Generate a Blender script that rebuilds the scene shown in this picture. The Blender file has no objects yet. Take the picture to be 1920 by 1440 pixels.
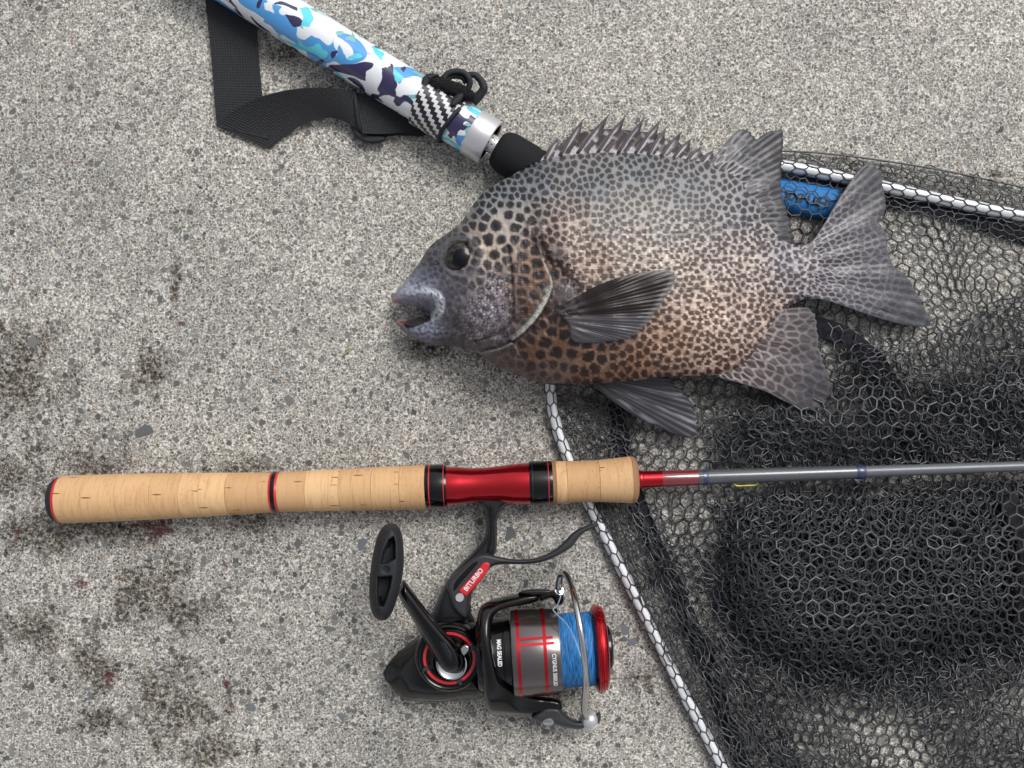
import bpy, math, random
import numpy as np
from mathutils import Vector, Matrix, kdtree

random.seed(7)
RNG = np.random.default_rng(11)
SC = bpy.context.scene

# ------------------------------------------------------------------ camera, world, sun, exposure
S = 0.0003           # metres on the ground per pixel of the photograph
H = 0.55             # camera height above the ground
cam_d = bpy.data.cameras.new('camera')
cam = bpy.data.objects.new('camera', cam_d)
SC.collection.objects.link(cam)
cam.location = (0, 0, H)
cam_d.sensor_width = 36.0
cam_d.lens = 36.0 * H / (1920 * S)
cam_d.clip_start = 0.01
cam_d.clip_end = 100
SC.camera = cam

SUN_DIR = Vector((0.38, 0.50, 0.78)).normalized()      # towards the sun
world = bpy.data.worlds.new('World')
SC.world = world
world.use_nodes = True
wn = world.node_tree
wn.nodes.clear()
sky = wn.nodes.new('ShaderNodeTexSky')
sky.sky_type = 'NISHITA'
sky.sun_disc = False
sky.sun_elevation = math.asin(SUN_DIR.z)
sky.sun_rotation = math.atan2(SUN_DIR.x, SUN_DIR.y)
sky.air_density = 1.0
sky.dust_density = 4.0
hsv = wn.nodes.new('ShaderNodeHueSaturation')
hsv.inputs['Saturation'].default_value = 0.22         # overcast: a nearly colourless sky
bg = wn.nodes.new('ShaderNodeBackground')
bg.inputs['Strength'].default_value = 0.12
wo = wn.nodes.new('ShaderNodeOutputWorld')
wn.links.new(sky.outputs[0], hsv.inputs['Color'])
wn.links.new(hsv.outputs[0], bg.inputs['Color'])
wn.links.new(bg.outputs[0], wo.inputs['Surface'])

sun_d = bpy.data.lights.new('sun', 'SUN')
sun_d.energy = 1.5
sun_d.angle = math.radians(26)
sun_d.color = (1.0, 0.975, 0.94)
sun = bpy.data.objects.new('sun', sun_d)
SC.collection.objects.link(sun)
sun.location = SUN_DIR * 2
sun.rotation_euler = (-SUN_DIR).to_track_quat('-Z', 'Y').to_euler()

SC.view_settings.view_transform = 'Standard'
SC.view_settings.look = 'None'
SC.view_settings.gamma = 1.0
SC.view_settings.exposure = 0.18
SC.view_settings.use_curve_mapping = False

# ------------------------------------------------------------------ helpers
def P(px, py, z=0.0):
    """world point that stands at height z (metres) over/behind pixel px, py"""
    k = S * (H - z) / H
    return Vector(((px - 960) * k, -(py - 720) * k, z))

def PN(px, py, z):
    k = S * (H - z) / H
    return np.stack([(px - 960) * k, -(py - 720) * k, z + 0 * px], axis=-1)

def pm(z):
    """metres per photo pixel at height z"""
    return S * (H - z) / H

def lin(c):
    c = np.asarray(c, float) / 255.0
    return np.where(c <= 0.04045, c / 12.92, ((c + 0.055) / 1.055) ** 2.4)

def L4(r, g, b):
    v = lin((r, g, b))
    return (float(v[0]), float(v[1]), float(v[2]), 1.0)

def sm(x, a, b):
    t = np.clip((x - a) / (b - a), 0, 1)
    return t * t * (3 - 2 * t)

def noise2(x, y, scale, seed, n=7):
    r = np.random.default_rng(seed)
    out = 0
    for k in range(n):
        a = r.uniform(0, 2 * math.pi)
        f = 2 * math.pi / scale * r.uniform(0.6, 1.5)
        out = out + np.sin((x * math.cos(a) + y * math.sin(a)) * f + r.uniform(0, 6.28))
    return out / math.sqrt(n)

ROOT = {}
def root(name, px, py, label, cat, group=None):
    o = bpy.data.objects.new(name, None)
    SC.collection.objects.link(o)
    o.location = P(px, py, 0)
    o.empty_display_size = 0.02
    o['label'] = label
    o['category'] = cat
    if group:
        o['group'] = group
    ROOT[o.name] = o
    return o

def adopt(o, parent):
    if parent is None:
        return o
    o.parent = parent
    top = parent
    while top.parent is not None:
        top = top.parent
    if top is parent:
        o.matrix_parent_inverse = Matrix.Translation(-top.location)
    return o

def link(name, me, mat, parent=None, smooth=True):
    o = bpy.data.objects.new(name, me)
    SC.collection.objects.link(o)
    if mat is not None and len(me.materials) == 0:
        me.materials.append(mat)
    if smooth and len(me.polygons):
        me.polygons.foreach_set('use_smooth', [True] * len(me.polygons))
    adopt(o, parent)
    return o

def mesh_np(name, V, F):
    """F: array (n,4) or (n,3)"""
    me = bpy.data.meshes.new(name)
    V = np.asarray(V, dtype=np.float32)
    F = np.asarray(F, dtype=np.int32)
    k = F.shape[1]
    me.vertices.add(len(V))
    me.vertices.foreach_set('co', V.ravel())
    me.loops.add(F.size)
    me.loops.foreach_set('vertex_index', F.ravel())
    me.polygons.add(len(F))
    me.polygons.foreach_set('loop_start', np.arange(0, F.size, k, dtype=np.int32))
    me.polygons.foreach_set('loop_total', np.full(len(F), k, dtype=np.int32))
    me.update(calc_edges=True)
    me.validate()
    return me

def mesh_py(name, V, F):
    me = bpy.data.meshes.new(name)
    me.from_pydata([tuple(v) for v in V], [], F)
    me.update()
    return me

def catmull(pts, n=8, closed=False):
    pts = [np.asarray(p, float) for p in pts]
    m = len(pts)
    out = []
    rng = range(m) if closed else range(m - 1)
    for i in rng:
        if closed:
            p0, p1, p2, p3 = pts[(i - 1) % m], pts[i], pts[(i + 1) % m], pts[(i + 2) % m]
        else:
            p1, p2 = pts[i], pts[i + 1]
            p0 = pts[i - 1] if i > 0 else 2 * p1 - p2
            p3 = pts[i + 2] if i + 2 < m else 2 * p2 - p1
        for k in range(n):
            t = k / n
            out.append(0.5 * ((2 * p1) + (-p0 + p2) * t + (2 * p0 - 5 * p1 + 4 * p2 - p3) * t * t
                              + (-p0 + 3 * p1 - 3 * p2 + p3) * t ** 3))
    if not closed:
        out.append(pts[-1])
    return np.array(out)

def seg_dist(poly, X, Y, closed=True):
    """distance and nearest point to a polyline"""
    best = np.full(X.shape, 1e9)
    nx = np.zeros(X.shape); ny = np.zeros(X.shape); tt = np.zeros(X.shape)
    m = len(poly)
    for i in range(m if closed else m - 1):
        ax, ay = poly[i][:2]
        bx, by = poly[(i + 1) % m][:2]
        dx, dy = bx - ax, by - ay
        l2 = dx * dx + dy * dy
        if l2 < 1e-9:
            continue
        t = np.clip(((X - ax) * dx + (Y - ay) * dy) / l2, 0, 1)
        qx, qy = ax + t * dx, ay + t * dy
        d = (X - qx) ** 2 + (Y - qy) ** 2
        k = d < best
        best = np.where(k, d, best)
        nx = np.where(k, qx, nx); ny = np.where(k, qy, ny)
        tt = np.where(k, (i + t) / max(1, (m if closed else m - 1)), tt)
    return np.sqrt(best), nx, ny, tt

def inside(poly, X, Y):
    r = np.zeros(X.shape, bool)
    m = len(poly)
    for i in range(m):
        ax, ay = poly[i][:2]
        bx, by = poly[(i + 1) % m][:2]
        if ay == by:
            continue
        c = ((ay > Y) != (by > Y)) & (X < (bx - ax) * (Y - ay) / (by - ay) + ax)
        r ^= c
    return r

def puff(name, poly, step, top, bot, mat, parent=None, col=None, smooth_poly=4):
    """solid body over a px outline: top(X,Y,D) and bot(X,Y,D) give heights in metres, D = px to the outline"""
    pl = catmull(poly, smooth_poly, True) if smooth_poly else np.array(poly, float)
    x0, y0 = pl.min(0) - step
    x1, y1 = pl.max(0) + step
    gx = np.arange(x0, x1 + step, step); gy = np.arange(y0, y1 + step, step)
    X, Y = np.meshgrid(gx, gy)
    nyy, nxx = X.shape
    cin = inside(pl, X[:-1, :-1] + step / 2, Y[:-1, :-1] + step / 2)
    used = np.zeros(X.shape, bool)
    used[:-1, :-1] |= cin; used[1:, :-1] |= cin; used[:-1, 1:] |= cin; used[1:, 1:] |= cin
    idx = np.full(X.shape, -1)
    ids = np.nonzero(used.ravel())[0]
    idx.ravel()[ids] = np.arange(len(ids))
    x = X.ravel()[ids].copy(); y = Y.ravel()[ids].copy()
    ins = inside(pl, x, y)
    D, qx, qy, _ = seg_dist(pl, x, y)
    # rim nodes: those with an unused neighbouring cell
    cnt = np.zeros(X.shape, int)
    cnt[:-1, :-1] += cin; cnt[1:, :-1] += cin; cnt[:-1, 1:] += cin; cnt[1:, 1:] += cin
    rim = cnt.ravel()[ids] < 4
    snap = rim | (~ins)
    x = np.where(snap, qx, x); y = np.where(snap, qy, y); D = np.where(snap, 0, D)
    zt = top(x, y, D) + 0 * x
    zb = bot(x, y, D) + 0 * x
    zb = np.minimum(zb, zt)
    n = len(ids)
    V = np.concatenate([PN(x, y, zt), PN(x, y, zb)])
    ci, cj = np.nonzero(cin)
    a = idx[ci, cj]; b = idx[ci, cj + 1]; c = idx[ci + 1, cj + 1]; d = idx[ci + 1, cj]
    Ft = np.stack([a, d, c, b], 1)
    Fb = np.stack([a, b, c, d], 1) + n
    # walls
    W = []
    E = np.concatenate([np.stack([a, d], 1), np.stack([d, c], 1), np.stack([c, b], 1), np.stack([b, a], 1)])
    key = np.minimum(E[:, 0], E[:, 1]).astype(np.int64) * (n + 1) + np.maximum(E[:, 0], E[:, 1])
    u, inv, ct = np.unique(key, return_inverse=True, return_counts=True)
    be = E[ct[inv] == 1]
    W = np.stack([be[:, 1], be[:, 0], be[:, 0] + n, be[:, 1] + n], 1)
    me = mesh_np(name, V, np.concatenate([Ft, Fb, W]))
    if col is not None:
        C = col(x, y, D)
        C = np.concatenate([C, C])
        C4 = np.ones((len(C), 4), np.float32); C4[:, :3] = C
        if len(me.vertices) == len(C4):
            at = me.color_attributes.new('Col', 'FLOAT_COLOR', 'POINT')
            at.data.foreach_set('color', C4.ravel())
    return link(name, me, mat, parent)

def dome(z0, h, w):
    """rounded edge: height h reached w px in from the outline"""
    return lambda x, y, D: z0 + h * np.sqrt(np.clip(1 - (1 - np.clip(D / w, 0, 1)) ** 2, 0, 1))

def flat(z):
    return lambda x, y, D: z + 0 * x

def frame_of(d):
    d = Vector(d).normalized()
    up = Vector((0, 0, 1)) if abs(d.z) < 0.95 else Vector((0, 1, 0))
    s = d.cross(up).normalized()
    u = s.cross(d).normalized()
    return d, s, u

def lathe(name, A, d, prof, mat, parent=None, seg=40, squash=1.0, smooth=True):
    """prof: (t, r) in metres along the direction d from A; profile may double back (rings)"""
    d, s, u = frame_of(d)
    V = []; F = []
    m = len(prof)
    for t, r in prof:
        for k in range(seg):
            a = 2 * math.pi * k / seg
            V.append(A + d * t + s * (r * math.cos(a)) + u * (r * squash * math.sin(a)))
    for i in range(m - 1):
        for k in range(seg):
            k2 = (k + 1) % seg
            F.append((i * seg + k, (i + 1) * seg + k, (i + 1) * seg + k2, i * seg + k2))
    if prof[0][1] > 1e-7:
        F.append(tuple(range(seg)))
    if prof[-1][1] > 1e-7:
        F.append(tuple(reversed(range((m - 1) * seg, m * seg))))
    me = mesh_py(name, V, F)
    o = link(name, me, mat, parent, smooth)
    if smooth:
        edge_sharp(me)
    return o

def edge_sharp(me, ang=38):
    try:
        me.set_sharp_from_angle(angle=math.radians(ang))
    except Exception:
        pass

def tube(name, pts, rad, mat, parent=None, seg=12, n=6):
    """tube along world points; rad a number or list"""
    pts = [tuple(p) for p in pts]
    rr = rad if isinstance(rad, (list, tuple)) else [rad] * len(pts)
    c = catmull([tuple(p) + (r,) for p, r in zip(pts, rr)], n)
    V = []; F = []
    prev = None
    for i in range(len(c)):
        a = Vector(c[max(i - 1, 0)][:3]); b = Vector(c[min(i + 1, len(c) - 1)][:3])
        d = (b - a).normalized()
        if prev is None:
            _, s, u = frame_of(d)
        else:
            s = (prev - d * prev.dot(d)).normalized()
            u = s.cross(d).normalized()
        prev = s
        o = Vector(c[i][:3])
        for k in range(seg):
            t = 2 * math.pi * k / seg
            V.append(o + s * (c[i][3] * math.cos(t)) + u * (c[i][3] * math.sin(t)))
    m = len(c)
    for i in range(m - 1):
        for k in range(seg):
            k2 = (k + 1) % seg
            F.append((i * seg + k, i * seg + k2, (i + 1) * seg + k2, (i + 1) * seg + k))
    F.append(tuple(reversed(range(seg)))); F.append(tuple(range((m - 1) * seg, m * seg)))
    me = mesh_py(name, V, F)
    return link(name, me, mat, parent)

def ribbon(name, pairs, thick, mat, parent=None, n=10, across=8):
    """strap from (left px,py,z, right px,py,z) pairs; uv: u across 0..1, v metres along"""
    c = catmull(pairs, n)
    V = []; F = []; UV = []
    v = 0; last = None
    for row in c:
        a = P(*row[:3]); b = P(*row[3:])
        mid = (a + b) / 2
        if last is not None:
            v += (mid - last).length
        last = mid
        for k in range(across + 1):
            V.append(a.lerp(b, k / across)); UV.append((k / across, v))
    m = len(c); w = across + 1
    base = len(V)
    # normals for thickness
    N = []
    for i in range(m):
        for k in range(w):
            p = V[min(i + 1, m - 1) * w + k] - V[max(i - 1, 0) * w + k]
            q = V[i * w + min(k + 1, across)] - V[i * w + max(k - 1, 0)]
            nn = q.cross(p)
            if nn.length < 1e-12:
                nn = Vector((0, 0, 1))
            N.append(nn.normalized())
    V2 = [V[i] - N[i] * thick for i in range(base)]
    V = V + V2; UV = UV + UV
    for i in range(m - 1):
        for k in range(across):
            a, b2, c2, d2 = i * w + k, i * w + k + 1, (i + 1) * w + k + 1, (i + 1) * w + k
            F.append((a, b2, c2, d2)); F.append((a + base, d2 + base, c2 + base, b2 + base))
        a, d2 = i * w, (i + 1) * w
        F.append((a, d2, d2 + base, a + base))
        a, d2 = i * w + across, (i + 1) * w + across
        F.append((d2, a, a + base, d2 + base))
    for k in range(across):
        F.append((k + 1, k, k + base, k + 1 + base))
        e = (m - 1) * w + k
        F.append((e, e + 1, e + 1 + base, e + base))
    me = mesh_py(name, V, F)
    uvl = me.uv_layers.new(name='UVMap')
    li = np.zeros(len(me.loops), np.int32); me.loops.foreach_get('vertex_index', li)
    uvl.data.foreach_set('uv', np.array(UV, np.float32)[li].ravel())
    o = link(name, me, mat, parent)
    edge_sharp(me, 50)
    return o

def text_mesh(name, txt, size, mat, parent, place, bold=0.0, extrude=0.0, xscale=1.0):
    """place(tx, ty, tz) -> world; the flat letters are converted to a mesh and laid on the surface"""
    cu = bpy.data.curves.new(name, 'FONT')
    cu.body = txt; cu.size = size; cu.align_x = 'CENTER'; cu.align_y = 'CENTER'
    cu.offset = bold; cu.resolution_u = 3; cu.extrude = extrude
    tmp = bpy.data.objects.new(name + '_tmp', cu)
    SC.collection.objects.link(tmp)
    bpy.context.view_layer.update()
    dg = bpy.context.evaluated_depsgraph_get()
    me = bpy.data.meshes.new_from_object(tmp.evaluated_get(dg))
    bpy.data.objects.remove(tmp)
    bpy.data.curves.remove(cu)
    for v in me.vertices:
        v.co = place(v.co.x * xscale, v.co.y, v.co.z)
    me.materials.clear()
    me.update()
    me.name = name
    return link(name, me, mat, parent, smooth=False)

# ------------------------------------------------------------------ materials
class NT:
    def __init__(s, name):
        s.m = bpy.data.materials.new(name); s.m.use_nodes = True
        s.t = s.m.node_tree; s.t.nodes.clear()
        s.out = s.n('ShaderNodeOutputMaterial'); s.b = s.n('ShaderNodeBsdfPrincipled')
        s.t.links.new(s.b.outputs[0], s.out.inputs['Surface'])
    def n(s, k, **kw):
        o = s.t.nodes.new(k)
        for a, v in kw.items():
            setattr(o, a, v)
        return o
    def put(s, inp, v):
        if hasattr(v, 'is_output') or isinstance(v, bpy.types.NodeSocket):
            s.t.links.new(v, inp)
        elif v is not None:
            inp.default_value = v
    def math(s, op, a, b=None, c=None, clamp=False):
        o = s.n('ShaderNodeMath', operation=op); o.use_clamp = clamp
        s.put(o.inputs[0], a)
        if b is not None: s.put(o.inputs[1], b)
        if c is not None: s.put(o.inputs[2], c)
        return o.outputs[0]
    def vmath(s, op, a, b=None):
        o = s.n('ShaderNodeVectorMath', operation=op)
        s.put(o.inputs[0], a)
        if b is not None: s.put(o.inputs[1], b)
        return o.outputs[1] if op in ('LENGTH', 'DISTANCE', 'DOT_PRODUCT') else o.outputs[0]
    def mix(s, f, a, b, mode='MIX'):
        o = s.n('ShaderNodeMix', data_type='RGBA', blend_type=mode)
        o.clamp_factor = True
        s.put(o.inputs[0], f); s.put(o.inputs[6], a); s.put(o.inputs[7], b)
        return o.outputs[2]
    def obj(s):
        return s.n('ShaderNodeTexCoord').outputs['Object']
    def mapv(s, v, scale=(1, 1, 1), rot=(0, 0, 0), loc=(0, 0, 0)):
        o = s.n('ShaderNodeMapping')
        s.put(o.inputs[0], v)
        o.inputs['Scale'].default_value = scale; o.inputs['Rotation'].default_value = rot; o.inputs['Location'].default_value = loc
        return o.outputs[0]
    def noise(s, v, scale, detail=3, rough=0.55, dist=0.0):
        o = s.n('ShaderNodeTexNoise'); s.put(o.inputs['Vector'], v)
        o.inputs['Scale'].default_value = scale; o.inputs['Detail'].default_value = detail
        o.inputs['Roughness'].default_value = rough; o.inputs['Distortion'].default_value = dist
        return o
    def vor(s, v, scale, feature='F1', rnd=1.0):
        o = s.n('ShaderNodeTexVoronoi', feature=feature); s.put(o.inputs['Vector'], v)
        o.inputs['Scale'].default_value = scale; o.inputs['Randomness'].default_value = rnd
        return o
    def step(s, v, a, b):
        o = s.n('ShaderNodeMapRange', interpolation_type='SMOOTHSTEP')
        s.put(o.inputs[0], v); o.inputs[1].default_value = a; o.inputs[2].default_value = b
        return o.outputs[0]
    def bump(s, h, strength, dist):
        o = s.n('ShaderNodeBump'); s.put(o.inputs['Height'], h)
        o.inputs['Strength'].default_value = strength; o.inputs['Distance'].default_value = dist
        s.t.links.new(o.outputs[0], s.b.inputs['Normal'])
        return o.outputs[0]
    def set(s, **kw):
        names = dict(col='Base Color', rough='Roughness', metal='Metallic', spec='Specular IOR Level',
                     coat='Coat Weight', coatr='Coat Roughness', trans='Transmission Weight', ior='IOR',
                     sheen='Sheen Weight', alpha='Alpha', aniso='Anisotropic')
        for k, v in kw.items():
            s.put(s.b.inputs[names[k]], v)
        return s.m

def plain(name, rgb, rough=0.45, metal=0.0, spec=0.5, coat=0.0, coatr=0.08, nscale=900, nbump=0.0, var=0.12, rvar=0.12):
    """one colour, with slight unevenness of colour and gloss"""
    t = NT(name)
    o = t.obj()
    nz = t.noise(o, nscale, 4)
    big = t.noise(o, 60, 3)
    c = L4(*rgb)
    dark = tuple(x * (1 - var) for x in c[:3]) + (1,)
    lite = tuple(min(1, x * (1 + var)) for x in c[:3]) + (1,)
    t.set(col=t.mix(t.math('MULTIPLY_ADD', nz.outputs[0], 0.6, t.math('MULTIPLY', big.outputs[0], 0.4)), dark, lite),
          rough=t.math('ADD', t.math('MULTIPLY', big.outputs[0], rvar * 2), rough - rvar, clamp=True), metal=metal, spec=spec, coat=coat, coatr=coatr)
    if nbump:
        t.bump(nz.outputs[0], nbump, 0.0004)
    return t.m

# ---- ground: weathered concrete with exposed grit; grime, blood, wear and a painted shade tone come from the attribute 'Stain'
def ground_material():
    t = NT('weathered_concrete')
    o = t.obj()
    st = t.n('ShaderNodeAttribute', attribute_name='Stain')
    ss = t.n('ShaderNodeSeparateColor'); t.put(ss.inputs[0], st.outputs['Color'])
    grime, blood, wear = ss.outputs[0], ss.outputs[1], ss.outputs[2]
    wob = t.noise(o, 600, 1)
    oo = t.vmath('ADD', o, t.vmath('MULTIPLY', t.vmath('SUBTRACT', wob.outputs['Color'], (0.5, 0.5, 0.5)), (0.0018, 0.0018, 0.0018)))
    fine = t.noise(o, 800, 2, 0.8)
    mid = t.noise(o, 420, 2, 0.65)
    paste = t.mix(t.step(fine.outputs[0], 0.36, 0.64), L4(140, 138, 133), L4(234, 231, 223))
    # packed small grains with a pale network of paste between them
    va = t.vor(oo, 540); ea = t.vor(oo, 540, 'DISTANCE_TO_EDGE')
    sa = t.n('ShaderNodeSeparateColor'); t.put(sa.inputs[0], va.outputs['Color'])
    tha = t.math('MULTIPLY_ADD', wear, 0.06, 0.80)
    ma = t.math('MULTIPLY', t.math('LESS_THAN', sa.outputs[0], tha), t.step(ea.outputs['Distance'], 0.03, 0.13))
    cola = t.mix(sa.outputs[1], t.mix(wear, L4(66, 65, 63), L4(38, 37, 36)), L4(166, 163, 157))
    cola = t.mix(t.math('GREATER_THAN', sa.outputs[2], 0.985), cola, L4(150, 118, 88))
    cola = t.mix(0.35, cola, t.mix(fine.outputs[0], L4(40, 40, 40), L4(176, 173, 166)))
    # coarse grit
    vb = t.vor(oo, 270)
    sb = t.n('ShaderNodeSeparateColor'); t.put(sb.inputs[0], vb.outputs['Color'])
    thb = t.math('MULTIPLY_ADD', wear, 0.16, 0.03)
    mb = t.math('MULTIPLY', t.math('LESS_THAN', sb.outputs[0], thb), t.step(vb.outputs['Distance'], 0.54, 0.44))
    colb = t.mix(sb.outputs[1], t.mix(wear, L4(92, 92, 92), L4(54, 55, 57)), L4(146, 146, 143))
    colb = t.mix(t.math('GREATER_THAN', sb.outputs[2], 0.95), colb, L4(186, 183, 178))
    colb = t.mix(0.3, colb, t.mix(fine.outputs[0], L4(44, 44, 46), L4(170, 168, 164)))
    c = t.mix(t.math('MULTIPLY', ma, 0.95), paste, cola)
    c = t.mix(mb, c, colb)
    # dark pores
    c = t.mix(t.math('MULTIPLY', t.step(mid.outputs[0], 0.36, 0.29), 0.75), c, L4(46, 43, 40))
    c = t.mix(1.0, c, t.mix(st.outputs['Alpha'], (0.66, 0.66, 0.67, 1), (1.06, 1.05, 1.03, 1)), 'MULTIPLY')  # alpha: uneven slab tone with broad shade painted into the colour
    gk = t.math('MULTIPLY', grime, t.math('MULTIPLY_ADD', t.step(mid.outputs[0], 0.58, 0.42), 0.55, 0.40))
    c = t.mix(gk, c, t.mix(1.0, c, L4(112, 102, 90), 'MULTIPLY'))
    c = t.mix(t.math('MULTIPLY', blood, t.math('MULTIPLY_ADD', t.step(fine.outputs[0], 0.35, 0.6), -0.35, 0.95)), c, t.mix(mid.outputs[0], L4(44, 10, 12), L4(96, 26, 28)))
    t.set(col=c, rough=t.math('MULTIPLY_ADD', blood, -0.35, 0.9), spec=0.3)
    t.bump(t.math('MULTIPLY_ADD', mid.outputs[0], 1.3, fine.outputs[0]), 0.6, 0.0006)
    return t.m

MAT_GROUND = ground_material()

# ------------------------------------------------------------------ the ground
def build_ground():
    # fine sheet under the picture, coarse apron out to three metres
    gx = np.concatenate([[-9000, -3000, -900], np.arange(-300, 2221, 4.0), [2900, 5000, 11000]])
    gy = np.concatenate([[-9000, -3000, -900], np.arange(-300, 1741, 4.0), [2400, 4500, 10500]])
    X, Y = np.meshgrid(gx, gy)
    ny, nx = X.shape
    x, y = X.ravel(), Y.ravel()
    I = np.arange(nx * ny).reshape(ny, nx)
    F = np.stack([I[:-1, :-1].ravel(), I[1:, :-1].ravel(), I[1:, 1:].ravel(), I[:-1, 1:].ravel()], 1)
    me = mesh_np('concrete_ground', PN(x, y, 0 * x), F)
    nz = noise2(x, y, 90, 201, 9) * 0.30 + noise2(x, y, 34, 202, 9) * 0.24 + noise2(x, y, 14, 203, 11) * 0.22
    def spots(lst, soft, amp):
        m = np.zeros(x.shape)
        for (px, py, rx, ry) in lst:
            d = np.hypot((x - px) / rx, (y - py) / ry) + nz * amp
            m = np.maximum(m, sm(d, 1 + soft, 1 - soft))
        return m
    grime = spots([(35, 700, 75, 90), (0, 890, 70, 45), (80, 1000, 80, 45), (165, 868, 60, 30), (300, 1115, 75, 60), (330, 1320, 75, 60),
                   (190, 1352, 50, 22), (275, 690, 30, 38), (50, 1180, 50, 45), (400, 1405, 55, 30), (165, 1240, 45, 50), (485, 985, 40, 18),
                   (800, 656, 50, 18), (230, 1000, 60, 30), (1215, 1275, 26, 20), (455, 885, 50, 18), (330, 540, 8, 40),
                   (1870, 325, 26, 10), (530, 95, 26, 18)], 0.7, 1.4)
    blood = spots([(266, 984, 16, 7), (298, 990, 24, 12), (423, 1061, 7, 7), (431, 1101, 4, 7), (421, 1281, 7, 7), (434, 1321, 5, 4),
                   (205, 1272, 6, 10), (338, 608, 3, 8), (150, 1092, 12, 6), (35, 998, 4, 4)], 0.3, 0.9)
    wear = np.clip(0.5 - 0.00035 * (x - 700) + 0.0007 * (y - 720) + 0.12 * noise2(x, y, 420, 204) + 0.06 * noise2(x, y, 120, 205), 0, 1)
    C = np.ones((len(x), 4), np.float32)
    C[:, 3] = np.clip(0.60 + 0.16 * noise2(x, y, 520, 206) + 0.10 * noise2(x, y, 170, 207) + 0.08 * noise2(x, y, 60, 208, 9) + 0.00010 * (x - 960) - 0.00006 * (y - 720), 0, 1)  # random mottling plus painted shade, darker to the left, lighter top right
    C[:, 0] = grime; C[:, 1] = blood; C[:, 2] = wear
    me.color_attributes.new('Stain', 'FLOAT_COLOR', 'POINT').data.foreach_set('color', C.ravel())
    g = link('concrete_ground', me, MAT_GROUND, None, False)
    g['kind'] = 'structure'
    g['label'] = 'rough grey concrete slab with exposed grit and dark stains'
    tones = [(92, 94, 97), (110, 110, 109), (78, 79, 81), (126, 123, 118), (104, 108, 114), (138, 136, 131), (104, 96, 88)]
    mats = [plain('grit_stone', c, 0.7, spec=0.3, var=0.3, nscale=1400, nbump=0.25) for c in tones]
    shapes = []
    for k in range(10):
        n = random.randint(7, 10)
        ang = sorted(random.uniform(0, 6.283) for _ in range(n))
        ring = [(math.cos(a) * random.uniform(0.75, 1.1), math.sin(a) * random.uniform(0.5, 0.85)) for a in ang]
        V = [(x * 1.0, y, -0.2) for x, y in ring] + [(x * 0.86, y * 0.86, 0.12) for x, y in ring] + [(0, 0, 0.2)]
        F = []
        for i in range(n):
            j = (i + 1) % n
            F.append((i, j, n + j, n + i)); F.append((n + i, n + j, 2 * n))
        shapes.append([(V, F), {}])
    fixed = [(268, 811, 24), (955, 1000, 17), (695, 740, 10), (790, 660, 9), (680, 1020, 16), (640, 1345, 12),
             (1170, 1180, 14), (540, 750, 14), (300, 560, 10), (560, 1020, 12), (620, 1180, 13), (1185, 1205, 12),
             (470, 1330, 14), (60, 640, 14), (150, 770, 10), (1035, 1060, 11), (985, 1095, 9), (600, 1300, 11), (1700, 60, 8)]
    spots = list(fixed)
    tries = 0
    while len(spots) < 160 and tries < 6000:
        tries += 1
        x, y = random.uniform(-10, 1930), random.uniform(-10, 1450)
        w = 0.35 * (1 - x / 1920) + 0.65 * (y / 1440)
        if random.random() > 0.12 + w:
            continue
        r = random.choice([5, 5.5, 6, 6, 6.5, 7, 7.5, 8.5])
        if all((x - a) ** 2 + (y - b) ** 2 > (r + c + 14) ** 2 for a, b, c in spots):
            spots.append((x, y, r))
    for (x, y, r) in spots:
        sh = random.choice(shapes); mi = random.choice([0, 0, 1, 1, 2, 2, 3, 4, 5, 6]) if r < 11 else random.choice([0, 1, 4])
        if mi not in sh[1]:
            m = mesh_py('stone_chip', *sh[0]); m.materials.append(mats[mi]); sh[1][mi] = m
        o = bpy.data.objects.new('stone_chip', sh[1][mi])
        SC.collection.objects.link(o)
        o.location = P(x, y, 0.00005)
        o.rotation_euler = (0, 0, random.uniform(0, 6.28))
        rr = r * S
        o.scale = (rr, rr * random.uniform(0.8, 1.15), 0.0012)
        o.parent = g
build_ground()

# ------------------------------------------------------------------ the fish
BODY = [(735, 564), (743, 547), (758, 528), (776, 506), (788, 490), (799, 471), (815, 454), (840, 436), (862, 419),
        (876, 402), (888, 383), (906, 362), (931, 345), (960, 329), (990, 311), (1020, 299), (1060, 291), (1105, 287),
        (1155, 286), (1205, 289), (1255, 293), (1305, 301), (1348, 312), (1384, 334), (1412, 372), (1434, 410), (1458, 442),
        (1484, 458), (1512, 458), (1533, 449), (1552, 470), (1558, 505), (1550, 540), (1532, 560), (1506, 561), (1476, 577),
        (1448, 606), (1424, 645), (1392, 684), (1345, 702), (1300, 704), (1250, 706), (1185, 714), (1110, 720), (1060, 723),
        (1020, 719), (985, 709), (950, 695), (922, 680), (900, 664), (874, 653), (846, 649), (812, 647), (788, 639), (765, 627),
        (749, 613), (743, 603), (752, 600), (770, 597), (788, 590), (806, 592), (800, 585), (786, 577), (764, 571), (744, 569)]
BODY_S = catmull(BODY, 3, True)

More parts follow.
